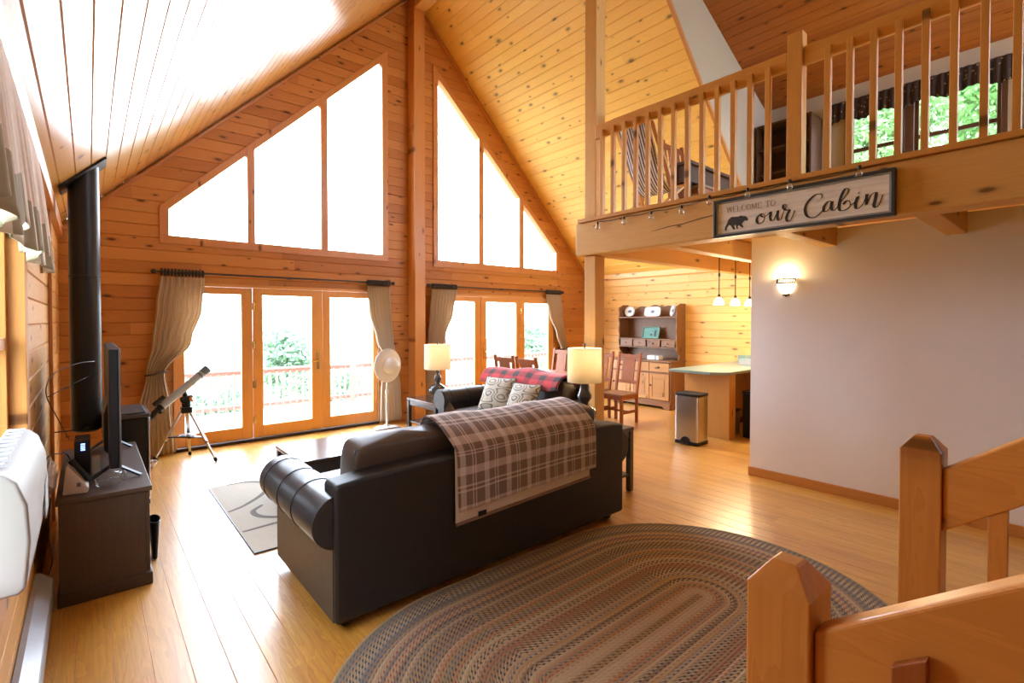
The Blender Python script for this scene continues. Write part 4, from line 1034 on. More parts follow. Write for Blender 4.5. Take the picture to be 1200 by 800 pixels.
hu = thing('hutch', (8.0, 5.46, 0), 'tall brown pine hutch with scalloped sides against the yellow wall', 'cabinet')
Y0, Y1, XB = 4.82, 6.10, 8.29
put('lower_case', MB().box(7.80,Y0,.10,XB-.01,Y0+.025,.84).box(7.80,Y1-.025,.10,XB-.01,Y1,.84).box(7.80,Y0+.025,.10,XB-.01,Y1-.025,.125).box(XB-.02,Y0+.025,.125,XB-.01,Y1-.025,.84).box(7.80,Y0+.025,.64,7.82,Y1-.025,.665).box(7.80,Y0+.025,.125,7.82,Y1-.025,.16), M['hutchZ'], hu, bevel=.003)
put('counter', MB().box(7.77,Y0-.02,.841,XB-.01,Y1+.02,.87), M['hutchY'], hu, bevel=.006)
put('plinth', MB().prism([(7.80,Y0+.02,.099),(7.80,Y1-.02,.099),(7.80,Y1-.02,.002),(7.80,Y1-.12,.002),(7.80,Y1-.18,.05),(7.80,Y0+.18,.05),(7.80,Y0+.12,.002),(7.80,Y0+.02,.002)], (.02,0,0)).box(7.83,Y0,.002,XB-.01,Y0+.025,.099).box(7.83,Y1-.025,.002,XB-.01,Y1,.099), M['hutchY'], hu, bevel=.003)
nd = 3; dw_ = (Y1-Y0-.05)/nd
for k in range(nd):
    a = Y0+.03+k*dw_; b = a+dw_-.01
    d = put('drawer', MB().box(7.785,a,.67,7.80,b,.832), M['hutchlitY'], hu, bevel=.004)
    put('knob', MB().lathe(0,0,[(.008,0),(.012,.012),(.02,.02),(.014,.03),(0,.033)],14,T(7.785,(a+b)/2,.75) @ RY(-90)), M['bronze'], d, smooth=60)
    d = put('door', MB().box(7.785,a,.165,7.80,a+.06,.635).box(7.785,b-.06,.165,7.80,b,.635).box(7.785,a+.06,.165,7.80,b-.06,.225).box(7.785,a+.06,.575,7.80,b-.06,.635), M['hutchlitZ'], hu, bevel=.003)
    put('raised_panel', MB().box(7.792,a+.06,.225,7.80,b-.06,.575).box(7.786,a+.095,.26,7.792,b-.095,.54), M['hutchlitZ'], d, bevel=.006)
    put('knob', MB().lathe(0,0,[(.008,0),(.012,.012),(.018,.02),(.012,.03),(0,.033)],14,T(7.785,b-.03,.42) @ RY(-90)), M['bronze'], d, smooth=60)
for y in (Y0, Y1-.022):
    pts = [(XB-.01,.871),(8.06,.871)]
    for k in range(33):
        z = .90+k*(1.84-.90)/32
        f = 8.00 - .022*abs(math.sin((z-.9)*15)) + (.10*math.exp(-((z-.95)/.07)**2))
        pts.append((f, z))
    pts += [(8.06,1.87),(8.12,1.90),(XB-.01,1.90)]
    put('scalloped_side', MB().prism([(x,y,z) for x, z in pts], (0,.022,0)), M['hutchZ'], hu, bevel=.002)
put('back_panel', MB().prism([(XB-.012,Y0+.022,.871),(XB-.012,Y1-.022,.871)]+[(XB-.012, Y1-.022-(Y1-Y0-.044)*i/24, 1.80+.08*math.sin(PI*i/24)+.018*math.cos(8*PI*i/24)) for i in range(25)], (.006,0,0)), M['hutchZ'], hu)
for z in (1.095, 1.245, 1.655):
    put('shelf', MB().box(7.985,Y0+.022,z-.012,XB-.013,Y1-.022,z+.008), M['hutchY'], hu, bevel=.003)
for k in range(4):
    a = Y0+.03+k*(Y1-Y0-.06)/4; b = a+(Y1-Y0-.06)/4
    d = put('small_drawer', MB().box(7.99,a+.012,1.108,8.005,b-.018,1.228), M['hutchY'], hu, bevel=.004)
    put('knob', MB().lathe(0,0,[(.006,0),(.009,.01),(.015,.016),(.010,.024),(0,.026)],12,T(7.99,(a+b)/2,1.168) @ RY(-90)), M['bronze'], d, smooth=60)
# things on the hutch
def plate(y, w, h, label, rot, oval=False):
    p = thing('plate', (8.12, y, 1.664), label, 'plate', 'plates on the top shelf of the hutch')
    Mp = T(8.14, y, 1.664+h/2) @ RZ(rot) @ RY(-78)
    n = 36
    def ringp(s, z): return [Mp @ Vector((s*h/2*math.copysign(abs(math.cos(2*PI*i/n))**(.45 if oval else 1), math.cos(2*PI*i/n)), s*w/2*math.copysign(abs(math.sin(2*PI*i/n))**(.45 if oval else 1), math.sin(2*PI*i/n)), z)) for i in range(n)]
    vs = ringp(1,.012)+ringp(.97,.018)+ringp(.70,.004)+ringp(.01,.003)+ringp(.01,-.004)+ringp(.70,-.004)+ringp(1,.010)
    fs = [(q*n+i, q*n+(i+1)%n, (q+1)*n+(i+1)%n, (q+1)*n+i) for q in range(6) for i in range(n)]
    put('dish', MB().add(vs, fs), M['china'], p, smooth=60)
    mo = MB().add([Mp @ Vector(v) for v in ((-.03,-.03,.0045),(.02,-.045,.0045),(.035,.01,.0045),(.0,.05,.0045),(-.025,.03,.0045))], [(0,1,2,3,4)])
    put('motif', mo, M['blueprint'], p, solid=.001)
    put('rim_band', MB().tube([Mp @ Vector((.90*h/2*math.cos(2*PI*i/32), .90*w/2*math.sin(2*PI*i/32), .0165)) for i in range(33)], .0025, 5) if not oval else MB().tube([v+Vector((-.001,0,0)) for v in ringp(.985,.0165)+ringp(.985,.0165)[:1]], .002, 5), M['greyink'], p)
plate(5.94, .22, .21, 'round white plate with dark motif at the doors end of the top shelf', 8)
plate(5.42, .36, .19, 'white rectangular platter in the middle of the top shelf', 0, True)
plate(4.99, .22, .22, 'round white plate turned aside at the kitchen end of the top shelf', -38)
ty = thing('serving_tray', (8.12, 5.46, 1.254), 'teal green painted tray standing on the middle shelf of the hutch', 'tray')
Mt = T(8.15, 5.46, 1.36) @ RZ(6) @ RY(-72)
def mbox(m, *a):
    q = MB().box(*a); q.v = [tuple(m @ Vector(v)) for v in q.v]; return q
put('board', mbox(Mt, -.10,-.16,-.006,.10,.16,.004), M['teal'], ty, bevel=.003)
put('frame', MB().add(*[(lambda q: (q.v, q.f))(mbox(Mt, -.11,-.17,-.006,-.10,.17,.02))][0]).add(*[(lambda q: (q.v, q.f))(mbox(Mt, .10,-.17,-.006,.11,.17,.02))][0]).add(*[(lambda q: (q.v, q.f))(mbox(Mt, -.10,-.17,-.006,.10,-.16,.02))][0]).add(*[(lambda q: (q.v, q.f))(mbox(Mt, -.10,.16,-.006,.10,.17,.02))][0]), plain('pale_teal', (.14,.36,.29), .4), ty)
put('painted_figures', MB().add(*[(lambda q: (q.v, q.f))(mbox(Mt, -.06,-.03,.0042,-.02,.01,.006))][0]).add(*[(lambda q: (q.v, q.f))(mbox(Mt, -.07,-.11,.0042,.05,-.07,.006))][0]), M['ink'], ty)
wbx = thing('napkin_box', (8.02, 5.27, .872), 'small pale box lying on the hutch counter', 'box')
put('body', MB().box(7.93,5.15,.872,8.07,5.40,.945), M['paper'], wbx, bevel=.005)
put('sleeve', MB().box(7.929,5.20,.8735,8.071,5.24,.9465), M['enamel'], wbx)

# ------------------------------------------------------------------ kitchen end
pn = thing('peninsula_cabinet', (6.9, 3.45, 0), 'pine panelled peninsula cabinet under the green worktop', 'cabinet')
put('end_panel', MB().box(6.48,3.13,.001,6.52,3.78,.878), M['peniZ'], pn, bevel=.004)
put('body', MB().box(6.521,3.52,.10,8.28,3.78,.878), M['hutchZ'], pn, bevel=.003)
put('side_panel', MB().box(6.521,3.13,.001,6.66,3.16,.878), M['peniZ'], pn, bevel=.003)
put('toe_kick', MB().box(6.521,3.55,.001,8.28,3.75,.10), M['brownX'], pn)
wt = thing('worktop', (7.2, 3.45, .88), 'mottled green laminate worktop with a clipped corner beside the steel bin', 'worktop')
put('slab', MB().prism([(6.20,3.25,.879),(6.20,3.86,.879),(8.28,3.86,.879),(8.28,3.07,.879),(6.38,3.07,.879)], (0,0,.038)), M['counter'], wt, bevel=.006)
put('backsplash', MB().box(8.26,3.08,.918,8.28,3.85,1.02), M['counter'], wt, bevel=.003)
bx = thing('storage_box', (7.6, 3.5, .918), 'pale blue box at the back of the green worktop', 'box')
put('body', MB().box(7.55,3.25,.919,7.85,3.50,.99), M['enamel'], bx, bevel=.004)
put('lid', MB().box(7.545,3.245,.991,7.855,3.505,1.005), plain('pale_blue_plastic', (.22,.36,.42), .4), bx, bevel=.003)
sc_ = thing('trash_can', (5.97, 3.385, 0), 'brushed stainless step trash can in front of the peninsula', 'trash can')
def rrect(x0, x1, y0, y1, r, z, n=6):
    out = []
    for cx, cy, a0 in ((x1-r,y1-r,0),(x0+r,y1-r,90),(x0+r,y0+r,180),(x1-r,y0+r,270)):
        for i in range(n+1):
            a = math.radians(a0+90*i/n); out.append((cx+r*math.cos(a), cy+r*math.sin(a), z))
    return out
put('body', MB().prism(rrect(5.83,6.11,3.22,3.55,.04,.045), (0,0,.575)), M['steel'], sc_, smooth=30)
put('base_ring', MB().prism(rrect(5.825,6.115,3.215,3.555,.042,.001), (0,0,.043)), M['black'], sc_, smooth=30)
put('lid', MB().prism(rrect(5.825,6.115,3.215,3.555,.042,.621), (0,0,.035)), M['black'], sc_, bevel=.008, smooth=30)
put('pedal', MB().prism([(5.826, 3.385+.075*math.cos(math.radians(a)), .005+.10*math.sin(math.radians(a))) for a in range(0,181,12)], (-.012,0,0)).box(5.775,3.33,.012,5.815,3.44,.026), M['black'], sc_, bevel=.003)
tk = thing('trash_can', (6.95, 2.98, 0), 'plain black kitchen bin half behind the white wall corner', 'trash can')
put('tub', MB().prism(rrect(6.78,7.12,2.82,3.10,.04,.001), (0,0,.60)), M['black'], tk, smooth=30)
put('rim', MB().prism(rrect(6.77,7.13,2.81,3.11,.045,.602), (0,0,.03)), M['black'], tk, bevel=.006, smooth=30)
sp = thing('grey_crate', (6.80, 3.30, 0), 'low grey crate on the floor under the worktop overhang', 'crate')
put('tub', MB().box(6.69,3.20,.001,6.95,3.48,.33), M['greytable'], sp, bevel=.01)
put('lid', MB().box(6.68,3.19,.331,6.96,3.49,.36), M['black'], sp, bevel=.006)
gb = thing('grocery_bag', (6.95, 3.32, .36), 'crumpled patterned bag on the crate under the worktop', 'bag')
put('sack', MB().grid(lambda u, v: (6.83+.10*math.sin(PI*v)**.5*math.cos(2*PI*u)*(1+.1*math.sin(7*2*PI*u/2)), 3.33+.10*math.sin(PI*v)**.5*math.sin(2*PI*u), .478-.105*math.cos(PI*v)*(1+.05*math.sin(6*PI*u))), 24, 12), plain('kraft_print', (.32,.26,.2), .8, nz=.5, scale=40), gb, smooth=60)
put('folded_top', MB().box(6.76,3.28,.575,6.92,3.38,.61), M['paper'], gb, bevel=.01)

def pendant(x, y, label):
    p = thing('pendant_lamp', (x, y, 2.47), label, 'lamp', 'pendants over the worktop')
    put('canopy', MB().lathe(x,y,[(.055,2.472),(.05,2.455),(.02,2.445),(.01,2.44)],20), M['bronze'], p, smooth=50)
    put('stem', MB().cyl((x,y,1.93),(x,y,2.445),.007,n=8).cyl((x,y,2.18),(x,y,2.22),.014,n=10).cyl((x,y,1.90),(x,y,1.94),.018,n=12), M['bronze'], p, smooth=40)
    sh = MB().lathe(x,y,[(.018,1.905),(.034,1.897),(.053,1.872),(.064,1.835),(.068,1.808),(.063,1.806),(.048,1.835),(.018,1.872),(.0,1.876)],28)
    tag(put('glass_shade', sh, M['opal'], p, smooth=60), 'glowing white glass bell shade')
    d = bpy.data.lights.new('pendant_glow','POINT'); d.energy = 8; d.color = (1.,.78,.5); d.shadow_soft_size = .05
    o = link(bpy.data.objects.new('pendant_glow', d)); o.parent = p; o.location = (0,0,1.76-2.47)
for x, l in ((6.36,'glowing white bell pendant furthest from the white wall'),(6.82,'glowing white bell pendant in the middle of the three'),(7.26,'glowing white bell pendant closest to the white wall edge')): pendant(x, 3.22, l)

sn = thing('wall_sconce', (5.19, 1.95, 1.9), 'lit bowl sconce with pierced bronze band on the white wall', 'lamp')
def half(prof, n=24):
    vs = []; fs = []
    for r, z in prof:
        for i in range(n+1):
            a = PI/2 + PI*i/n; vs.append((5.196 + r*math.cos(a), 1.95 + r*math.sin(a), z))
    for q in range(len(prof)-1):
        for i in range(n): fs.append((q*(n+1)+i, q*(n+1)+i+1, (q+1)*(n+1)+i+1, (q+1)*(n+1)+i))
    return vs, fs
put('back_plate', MB().box(5.188,1.92,1.84,5.199,1.98,1.97), M['bronze'], sn, bevel=.003)
put('glass_bowl', MB().add(*half([(.004,1.855),(.035,1.862),(.06,1.885),(.076,1.92),(.080,1.955),(.078,1.995)])), M['opal'], sn, solid=.003, smooth=60)
bnd = MB().add(*half([(.084,1.955),(.084,1.966)])).add(*half([(.086,1.995),(.086,2.006)]))
for i in range(13):
    a = PI/2+PI*(i+.5)/13; b_ = PI/2+PI*(i+.95)/13
    bnd.bar((5.196+.085*math.cos(a),1.95+.085*math.sin(a),1.966),(5.196+.085*math.cos(b_),1.95+.085*math.sin(b_),1.996),.006,.003)
put('pierced_band', bnd, M['bronze'], sn, solid=.002)
put('finial', MB().lathe(5.185,1.95,[(0,1.825),(.007,1.832),(.012,1.84),(.02,1.848),(.006,1.856)],12), M['bronze'], sn, smooth=60)
d = bpy.data.lights.new('sconce_glow','POINT'); d.energy = .9; d.color = (1.,.72,.36); d.shadow_soft_size = .03
o = link(bpy.data.objects.new('sconce_glow', d)); o.parent = sn; o.location = (5.145-5.19, 0, .125)

# ------------------------------------------------------------------ loft
lr = thing('loft_railing', (3.97, 1.0, 2.645), 'orange pine balustrade along the edge of the loft', 'railing')
put('top_rail', MB().box(3.94,1.49,3.44,3.98,3.314,3.575).box(3.94,YB,3.44,3.98,1.375,3.575), M['railY'], lr, bevel=.008)
put('newel_post', MB().box(3.925,1.38,2.647,4.015,1.485,3.69), M['railZ'], lr, bevel=.006)
b0 = None
for k in range(46):
    y = 3.203 - .1325*k
    if abs(y-1.43) < .09: continue
    if b0 is None:
        b0 = put('baluster', MB().box(3.905,y-.019,2.647,3.939,y+.019,3.50).box(3.939,y-.019,2.647,3.945,y+.019,3.439), M['railZ'], lr, bevel=.003); y00 = y
    else:
        o = b0.copy(); link(o); o.location.y = y-y00
sgn = thing('cabin_sign', (3.87, 1.41, 2.41), 'long framed whitewashed sign with a bear and cabin greeting on the loft beam', 'sign')
YS, ZS, XS = 2.005, 2.26, 3.872
put('board', MB().box(XS,YS-1.175,ZS+.015,3.90,YS-.015,ZS+.285), M['signboard'], sgn)
fr = MB()
for (a, b, c, e) in ((0,1.19,0,.02),(0,1.19,.28,.30),(0,.02,.02,.28),(1.17,1.19,.02,.28)): fr.box(XS-.02,YS-b,ZS+c,3.902,YS-a,ZS+e)
put('frame', fr, M['signframe'], sgn, bevel=.003)
fr = MB()
for (a, b, c, e) in ((.02,1.17,.02,.033),(.02,1.17,.267,.28),(.02,.033,.033,.267),(1.157,1.17,.033,.267)): fr.box(XS-.008,YS-b,ZS+c,XS-.0005,YS-a,ZS+e)
put('liner', fr, M['signliner'], sgn)
def su(p): return Vector((XS-.0006, YS-p[0], ZS+p[1]))
STROKES = [
[(0.3678,0.1407),(0.3428,0.1222),(0.338,0.0907),(0.3527,0.0705),(0.3777,0.0752),(0.3929,0.1016),(0.3915,0.1305),(0.374,0.1416),(0.3678,0.1311),(0.3866,0.1153),(0.4112,0.1241)],
[(0.4112,0.1241),(0.4367,0.1453),(0.4346,0.1078),(0.4421,0.0813),(0.4602,0.0849),(0.4807,0.1255),(0.4895,0.146),(0.4851,0.106),(0.4931,0.0767),(0.5078,0.0775)],
[(0.5078,0.0775),(0.5308,0.136),(0.5451,0.1644),(0.542,0.1804),(0.5275,0.1799),(0.5259,0.1585),(0.5482,0.1392),(0.5684,0.1389),(0.5543,0.1074),(0.5476,0.0776),(0.5576,0.0575),(0.5748,0.0641),(0.5916,0.0983),(0.6027,0.1301)],
[(0.7714,0.1811),(0.7791,0.2002),(0.7631,0.215),(0.7313,0.2122),(0.6938,0.1805),(0.6724,0.1364),(0.6755,0.0938),(0.6949,0.0667),(0.7274,0.0586),(0.7592,0.0742),(0.7852,0.1052)],
[(0.8339,0.155),(0.8108,0.1504),(0.7903,0.1219),(0.7906,0.0926),(0.8113,0.0921),(0.8291,0.121),(0.839,0.1511),(0.8342,0.1201),(0.8396,0.0931),(0.8574,0.0901),(0.8773,0.1183)],
[(0.8773,0.1183),(0.9068,0.1588),(0.9334,0.1991),(0.9283,0.22),(0.9112,0.2149),(0.8917,0.173),(0.8822,0.129),(0.8815,0.0947),(0.8927,0.0784),(0.9224,0.082),(0.9442,0.1009),(0.9414,0.1325),(0.9242,0.1385),(0.9047,0.1192)],
[(0.9416,0.1099),(0.9538,0.1105),(0.9658,0.1168)],
[(0.9658,0.114),(0.987,0.155),(0.9764,0.1121),(0.9791,0.0808),(0.9973,0.0805),(1.0183,0.1047)],
[(0.9882,0.1727),(0.9976,0.1832)],
[(1.0373,0.1621),(1.0357,0.0932)],
[(1.0183,0.1047),(1.0342,0.1461)],
[(1.0371,0.0958),(1.0597,0.1495),(1.0871,0.1607),(1.083,0.115),(1.0765,0.0833),(1.0858,0.068),(1.1037,0.084),(1.1233,0.1428)]]
def stroke(mb, pts, thin, thick, n=48):
    P = smoothpath([(a, b, 0) for a, b in pts], n); vs = []
    for i, p in enumerate(P):
        d = (P[min(i+1,n)]-P[max(i-1,0)]).normalized()
        k = max(0., -d[1])                       # pen pressure on the down strokes
        w = thin + (thick-thin)*k**1.5
        nn = Vector((-d[1], d[0], 0))*w/2 if d.length else Vector((0,0,0))
        for q in (p+nn, p-nn): vs.append(su((q[0], q[1])))
    b = len(mb.v)
    for j, dx in ((0, 0), (1, -.0015)):
        for v in vs: mb.v.append((v.x+dx, v.y, v.z))
    m = len(vs)
    for i in range(n):
        mb.f.append([b+m+2*i, b+m+2*i+1, b+m+2*i+3, b+m+2*i+2]); mb.m.append(0)
        for e in (0, 1): mb.f.append([b+2*i+e, b+m+2*i+e, b+m+2*i+2+e, b+2*i+2+e]); mb.m.append(0)
le = MB()
for s in STROKES: stroke(le, s, .0055, .019 if len(s) > 2 else .017)
put('script_lettering', le, M['ink'], sgn)
GL = {'W':(1.25,[[(0,1),(.3,0),(.62,1),(.95,0),(1.25,1)]]), 'E':(.8,[[(.1,0),(.1,1)],[(0,1),(.7,1),(.7,.86)],[(.1,.53),(.5,.53)],[(0,0),(.72,0),(.72,.15)]]),
      'L':(.78,[[(.1,1),(.1,0)],[(0,0),(.7,0),(.7,.16)],[(0,1),(.2,1)]]), 'C':(.9,[[(.82,.80),(.72,.95),(.48,1),(.18,.86),(.04,.5),(.18,.14),(.48,0),(.74,.06),(.86,.22)]]),
      'O':(1.,[[(.48,1),(.15,.86),(.02,.5),(.15,.14),(.48,0),(.81,.14),(.94,.5),(.81,.86),(.48,1)]]), 'M':(1.15,[[(.1,0),(.14,1)],[(.14,1),(.56,.05)],[(.56,.05),(.98,1)],[(.98,1),(1.04,0)],[(0,0),(.22,0)],[(.92,0),(1.14,0)]]),
      'T':(.9,[[(.42,0),(.42,1)],[(.0,.84),(.02,1),(.84,1),(.86,.84)],[(.3,0),(.54,0)]]), ' ':(.5,[])}
le = MB(); x = .104; hgt = .042; tot = sum(GL[c][0]+.16 for c in 'WELCOME TO'); sx = .373/tot
for c in 'WELCOME TO':
    for st_ in GL[c][1]:
        pts = [(x+a*sx, .1935-.006*(x-.104)/.373+b*hgt) for a, b in st_]
        if c in 'CO': stroke(le, pts, .0022, .005, 28)
        else:
            for p, q in zip(pts, pts[1:]): stroke(le, [p, q], .0024, .0042, 4)
    x += (GL[c][0]+.16)*sx
put('greeting_lettering', le, M['greyink'], sgn)
BEAR = [(0.0879,0.054),(0.0912,0.0807),(0.1083,0.112),(0.1185,0.1374),(0.1424,0.1538),(0.1998,0.1481),(0.2164,0.1541),(0.233,0.1461),(0.2527,0.1443),(0.2606,0.1352),(0.2738,0.1168),(0.2661,0.1082),(0.2464,0.1112),(0.2366,0.1028),(0.2236,0.0883),(0.235,0.0668),(0.2304,0.0556),(0.2138,0.0699),(0.2003,0.0817),(0.1904,0.0732),(0.1959,0.0558),(0.1838,0.0542),(0.1768,0.0885),(0.1633,0.0838),(0.1724,0.0545),(0.1568,0.0526),(0.1361,0.0877),(0.1223,0.0931),(0.1052,0.0719),(0.1039,0.0552)]
put('bear_silhouette', MB().prism([su(p) for p in BEAR], (-.0015,0,0)), M['ink'], sgn)

sl = thing('string_lights', (3.89, 2.3, 2.58), 'string of small clear bulbs draped along the loft beam', 'string lights')
ys = [3.22, 2.90, 2.60, 2.30, 2.025, 1.72, 1.42, 1.0]
cp = []
for i, y in enumerate(ys):
    cp.append((3.848 if y < 2.05 else 3.893, y, 2.585 if y > 2.05 else 2.585))
    if i < len(ys)-1: cp.append((3.846 if ys[i+1] < 2.05 else 3.893, (y+ys[i+1])/2, 2.575))
put('cord', MB().tube(smoothpath(cp, 80), .0035, 6), M['rod'], sl, smooth=60)
for i, y in enumerate(ys):
    x = 3.838 if y < 2.05 else 3.885; z = 2.575 if y > 2.05 else 2.60
    b = put('bulb', MB().lathe(x-.012, y, [(0,z-.075),(.016,z-.068),(.022,z-.05),(.016,z-.028),(.010,z-.018)], 14), M['bulbglass'], sl, smooth=60)
    put('socket', MB().cyl((x-.012,y,z-.018),(x-.012,y,z+.006),.011,n=12), M['rod'], b, smooth=40)

sg = thing('sling_chair', (4.45, 3.12, ZLOFT), 'wooden sling chair with striped canvas behind the loft balusters', 'chair')
z0 = ZLOFT
for y in (2.88, 3.30):
    put('side_frame', MB().bar((4.22,y,z0+1.10),(4.92,y,z0+.002),.03,.045,(0,1,0)).bar((4.30,y+.035,z0+.002),(4.95,y+.035,z0+.46),.03,.045,(0,1,0)), M['railX'], sg, bevel=.004)
put('crossbar', MB().cyl((4.225,2.86,z0+1.09),(4.225,3.32,z0+1.09),.016,n=10).cyl((4.93,2.86,z0+.45),(4.93,3.36,z0+.45),.016,n=10), M['railY'], sg, smooth=40)
P = smoothpath([(4.225,z0+1.09,0),(4.36,z0+.80,0),(4.52,z0+.50,0),(4.72,z0+.36,0),(4.93,z0+.45,0)], 30)
put('sling', MB().grid(lambda u, v: (P[int(v*30)][0], 2.90+.37*u, P[int(v*30)][1]), 6, 30), M['canvas'], sg, solid=.004, smooth=60)
dk_ = thing('loft_desk', (5.5, 3.1, ZLOFT), 'dark wooden desk in the loft behind the balusters', 'desk')
put('desktop', MB().box(4.98,2.86,z0+.70,6.05,3.11,z0+.735), M['brownX'], dk_, bevel=.004)
put('apron', MB().box(5.02,2.90,z0+.52,6.01,2.92,z0+.699).box(5.02,3.06,z0+.52,6.01,3.08,z0+.699).box(5.02,2.92,z0+.52,5.04,3.06,z0+.699).box(5.99,2.92,z0+.52,6.01,3.06,z0+.699), M['brownX'], dk_)
for x in (5.0, 5.97):
    for y in (2.88, 3.045): put('leg', MB().box(x,y,z0+.001,x+.055,y+.055,z0+.699), M['brownZ'], dk_, bevel=.003)
dup(ch0, (5.32, 3.20, ZLOFT), PI, 'dark slat back chair at the loft desk, upstairs behind the balusters')
bc = thing('shelf_cabinet', (7.95, 2.98, ZLOFT), 'tall dark open shelved cabinet in the loft beside the dormer wall', 'cabinet')
put('carcass', MB().box(7.75,2.60,z0+.001,8.17,2.625,z0+1.92).box(7.75,3.335,z0+.001,8.17,3.36,z0+1.92).box(7.75,2.625,z0+1.895,8.17,3.335,z0+1.92).box(8.15,2.625,z0+.001,8.17,3.335,z0+1.895), M['brownZ'], bc, bevel=.003)
for k in range(5): put('shelf', MB().box(7.76,2.625,z0+.06+k*.37,8.149,3.335,z0+.08+k*.37), M['brownY'], bc)
def loft_valance(y0, y1, label):
    v = thing('loft_valance', (8.13, (y0+y1)/2, 4.5), label, 'valance', 'calico valances over the dormer windows')
    put('cloth', MB().grid(lambda u, w: (8.13+.018*math.sin(2*PI*u*(y1-y0)*12)*(.4+w), y0+(y1-y0)*u, 4.68-w*(.28+.03*math.sin(2*PI*u*(y1-y0)*2.2))), 160, 10), M['calico'], v, solid=.003, smooth=80)
    put('valance_rod', MB().cyl((8.15,y0-.03,4.67),(8.15,y1+.03,4.67),.008,n=8), M['rod'], v)
loft_valance(.62, 2.50, 'dark dotted calico valance over the dormer windows by the newel')
loft_valance(-1.1, .52, 'dark dotted calico valance over the far dormer window past the last balusters')

# ------------------------------------------------------------------ stair railings in front of the camera
def stair_rail(xf, zs, label, block):
    r = thing('stair_railing', (xf+.045, .30, 0), label, 'railing')
    y0, y1, w = .255, .345, .09
    v = [(xf,y0,.001),(xf+w,y0,.001),(xf+w,y1,.001),(xf,y1,.001),(xf,y0,zs),(xf+w,y0,zs),(xf+w,y1,zs),(xf,y1,zs)]
    c = .027; zt = zs+.036
    v += [(xf+c,y0+c,zt),(xf+w-c,y0+c,zt),(xf+w-c,y1-c,zt),(xf+c,y1-c,zt)]
    f = [(0,3,2,1)]
    for k in (0,4):
        f += [(k,k+1,k+5,k+4),(k+1,k+2,k+6,k+5),(k+2,k+3,k+7,k+6),(k+3,k,k+4,k+7)]
    f.append((8,9,10,11))
    put('newel_post', MB().add(v, f), M['stairZ'], r, bevel=.003)
    xr = xf+.012; s = .74; L = 2.6
    zt0 = zs-.043
    hr = MB().prism([(xr,.2545,zt0),(xr,.2545-L,zt0+s*L),(xr,.2545-L,zt0+s*L-.168),(xr,.2545,zt0-.168)], (.042,0,0))
    put('handrail', hr, M['stairY'], r, bevel=.006, seg=3)
    for k in range(14):
        y = .148-.17*k; zb = .19*max(0, math.floor((.24-y)/.26)+1)+.002
        ztop = zt0 + s*(.2545-y) - .168
        put('baluster', MB().prism([(xr+.006,y-.018,zb),(xr+.006,y+.018,zb),(xr+.006,y+.018,ztop-s*.018),(xr+.006,y-.018,ztop+s*.018)], (.030,0,0)), M['stairZ'], r, bevel=.002)
    if block:
        tag(put('rail_bracket', MB().prism([(xr-.016,.125,zt0+.0455-.012),(xr-.016,.161,zt0+.0185-.012),(xr-.016,.161,zt0-.045),(xr-.016,.125,zt0-.045)], (.015,0,0)), M['chairZ'], r, bevel=.002), 'dark square block standing in for a shadowed mortise')  # dark wood painted in for the shadow inside a recess
    return r
stair_rail(.775, 1.196, 'nearest orange pine stair railing with a knotty pointed newel, partly out of frame', True)
stair_rail(1.715, 1.245, 'farther orange pine stair railing, in front of the white wall', False)
stp = MB()
for k in range(12):
    stp.box(.84, .24-.26*(k+1), 0 if k == 0 else .19*k-.10, 1.69, .24-.26*k, .19*(k+1))
struct('stair', stp, M['floor'], 'pine steps climbing between the two stair railings', bevel=.006)

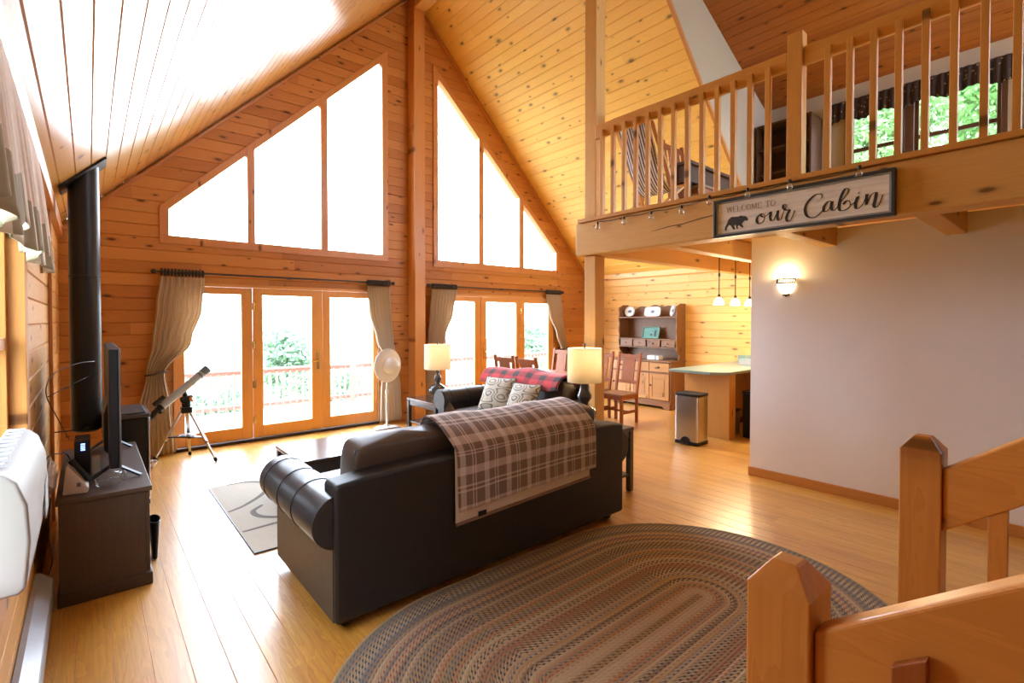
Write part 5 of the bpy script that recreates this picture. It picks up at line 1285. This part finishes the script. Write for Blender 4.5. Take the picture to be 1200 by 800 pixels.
# ------------------------------------------------------------------ light, sky and camera
W_ = bpy.data.worlds.new('overcast_sky'); scene.world = W_; W_.use_nodes = True
nt = W_.node_tree; bgn = nt.nodes['Background']
gd = nt.nodes.new('ShaderNodeTexCoord'); sp_ = nt.nodes.new('ShaderNodeSeparateXYZ'); rp = nt.nodes.new('ShaderNodeValToRGB')
nt.links.new(gd.outputs['Generated'], sp_.inputs[0]); nt.links.new(sp_.outputs[2], rp.inputs[0])
rp.color_ramp.elements[0].color = (.86,.97,1.10,1); rp.color_ramp.elements[1].color = (.76,.92,1.16,1)
nt.links.new(rp.outputs[0], bgn.inputs[0]); bgn.inputs[1].default_value = SKY = 5.0
def portal(loc, rot, sx, sy):
    """guides the sampling of sky light through an opening; gives off no light of its own"""
    d = bpy.data.lights.new('window_portal', 'AREA'); d.shape = 'RECTANGLE'; d.size = sx; d.size_y = sy
    d.cycles.is_portal = True
    o = link(bpy.data.objects.new('window_portal', d)); o.location = loc; o.rotation_euler = rot
R90 = PI/2
portal((2.09, YG+.13, 1.03), (-R90,0,0), 2.7, 2.1); portal((5.89, YG+.13, 1.03), (-R90,0,0), 2.75, 2.1)
portal((2.12, YG+.13, 4.15), (-R90,0,0), 2.9, 3.2); portal((5.92, YG+.13, 4.15), (-R90,0,0), 2.95, 3.2)
for a, b, c, e in (WL1,): portal((XL-.14, (a+b)/2, (c+e)/2), (0,-R90,0), e-c+.1, b-a+.1)
for a, b, c, e in DWIN: portal((XDW+.14, (a+b)/2, (c+e)/2), (0,R90,0), e-c+.1, b-a+.1)

cd = bpy.data.cameras.new('camera'); co = link(bpy.data.objects.new('camera', cd)); scene.camera = co
F_ = 581.; cd.sensor_fit = 'HORIZONTAL'; cd.sensor_width = 36.; cd.lens = 36.*F_/1200.
pitch = -1.0
co.location = (0,0,1.6); co.rotation_euler = (math.radians(90+pitch), 0, -math.radians(40.5))
cd.shift_y = -(400-(375+F_*math.tan(math.radians(-pitch))))/1200.
cd.clip_start = .02; cd.clip_end = 400
cy = scene.cycles
cy.use_denoising = True; cy.max_bounces = 10; cy.diffuse_bounces = 6; cy.glossy_bounces = 4; cy.transmission_bounces = 6; cy.transparent_max_bounces = 12
cy.sample_clamp_indirect = 6.; cy.caustics_reflective = False; cy.caustics_refractive = False; cy.blur_glossy = .5
vs_ = scene.view_settings
vs_.view_transform = 'Standard'; vs_.look = 'None'; vs_.exposure = 2.2; vs_.gamma = 1.; vs_.use_curve_mapping = False
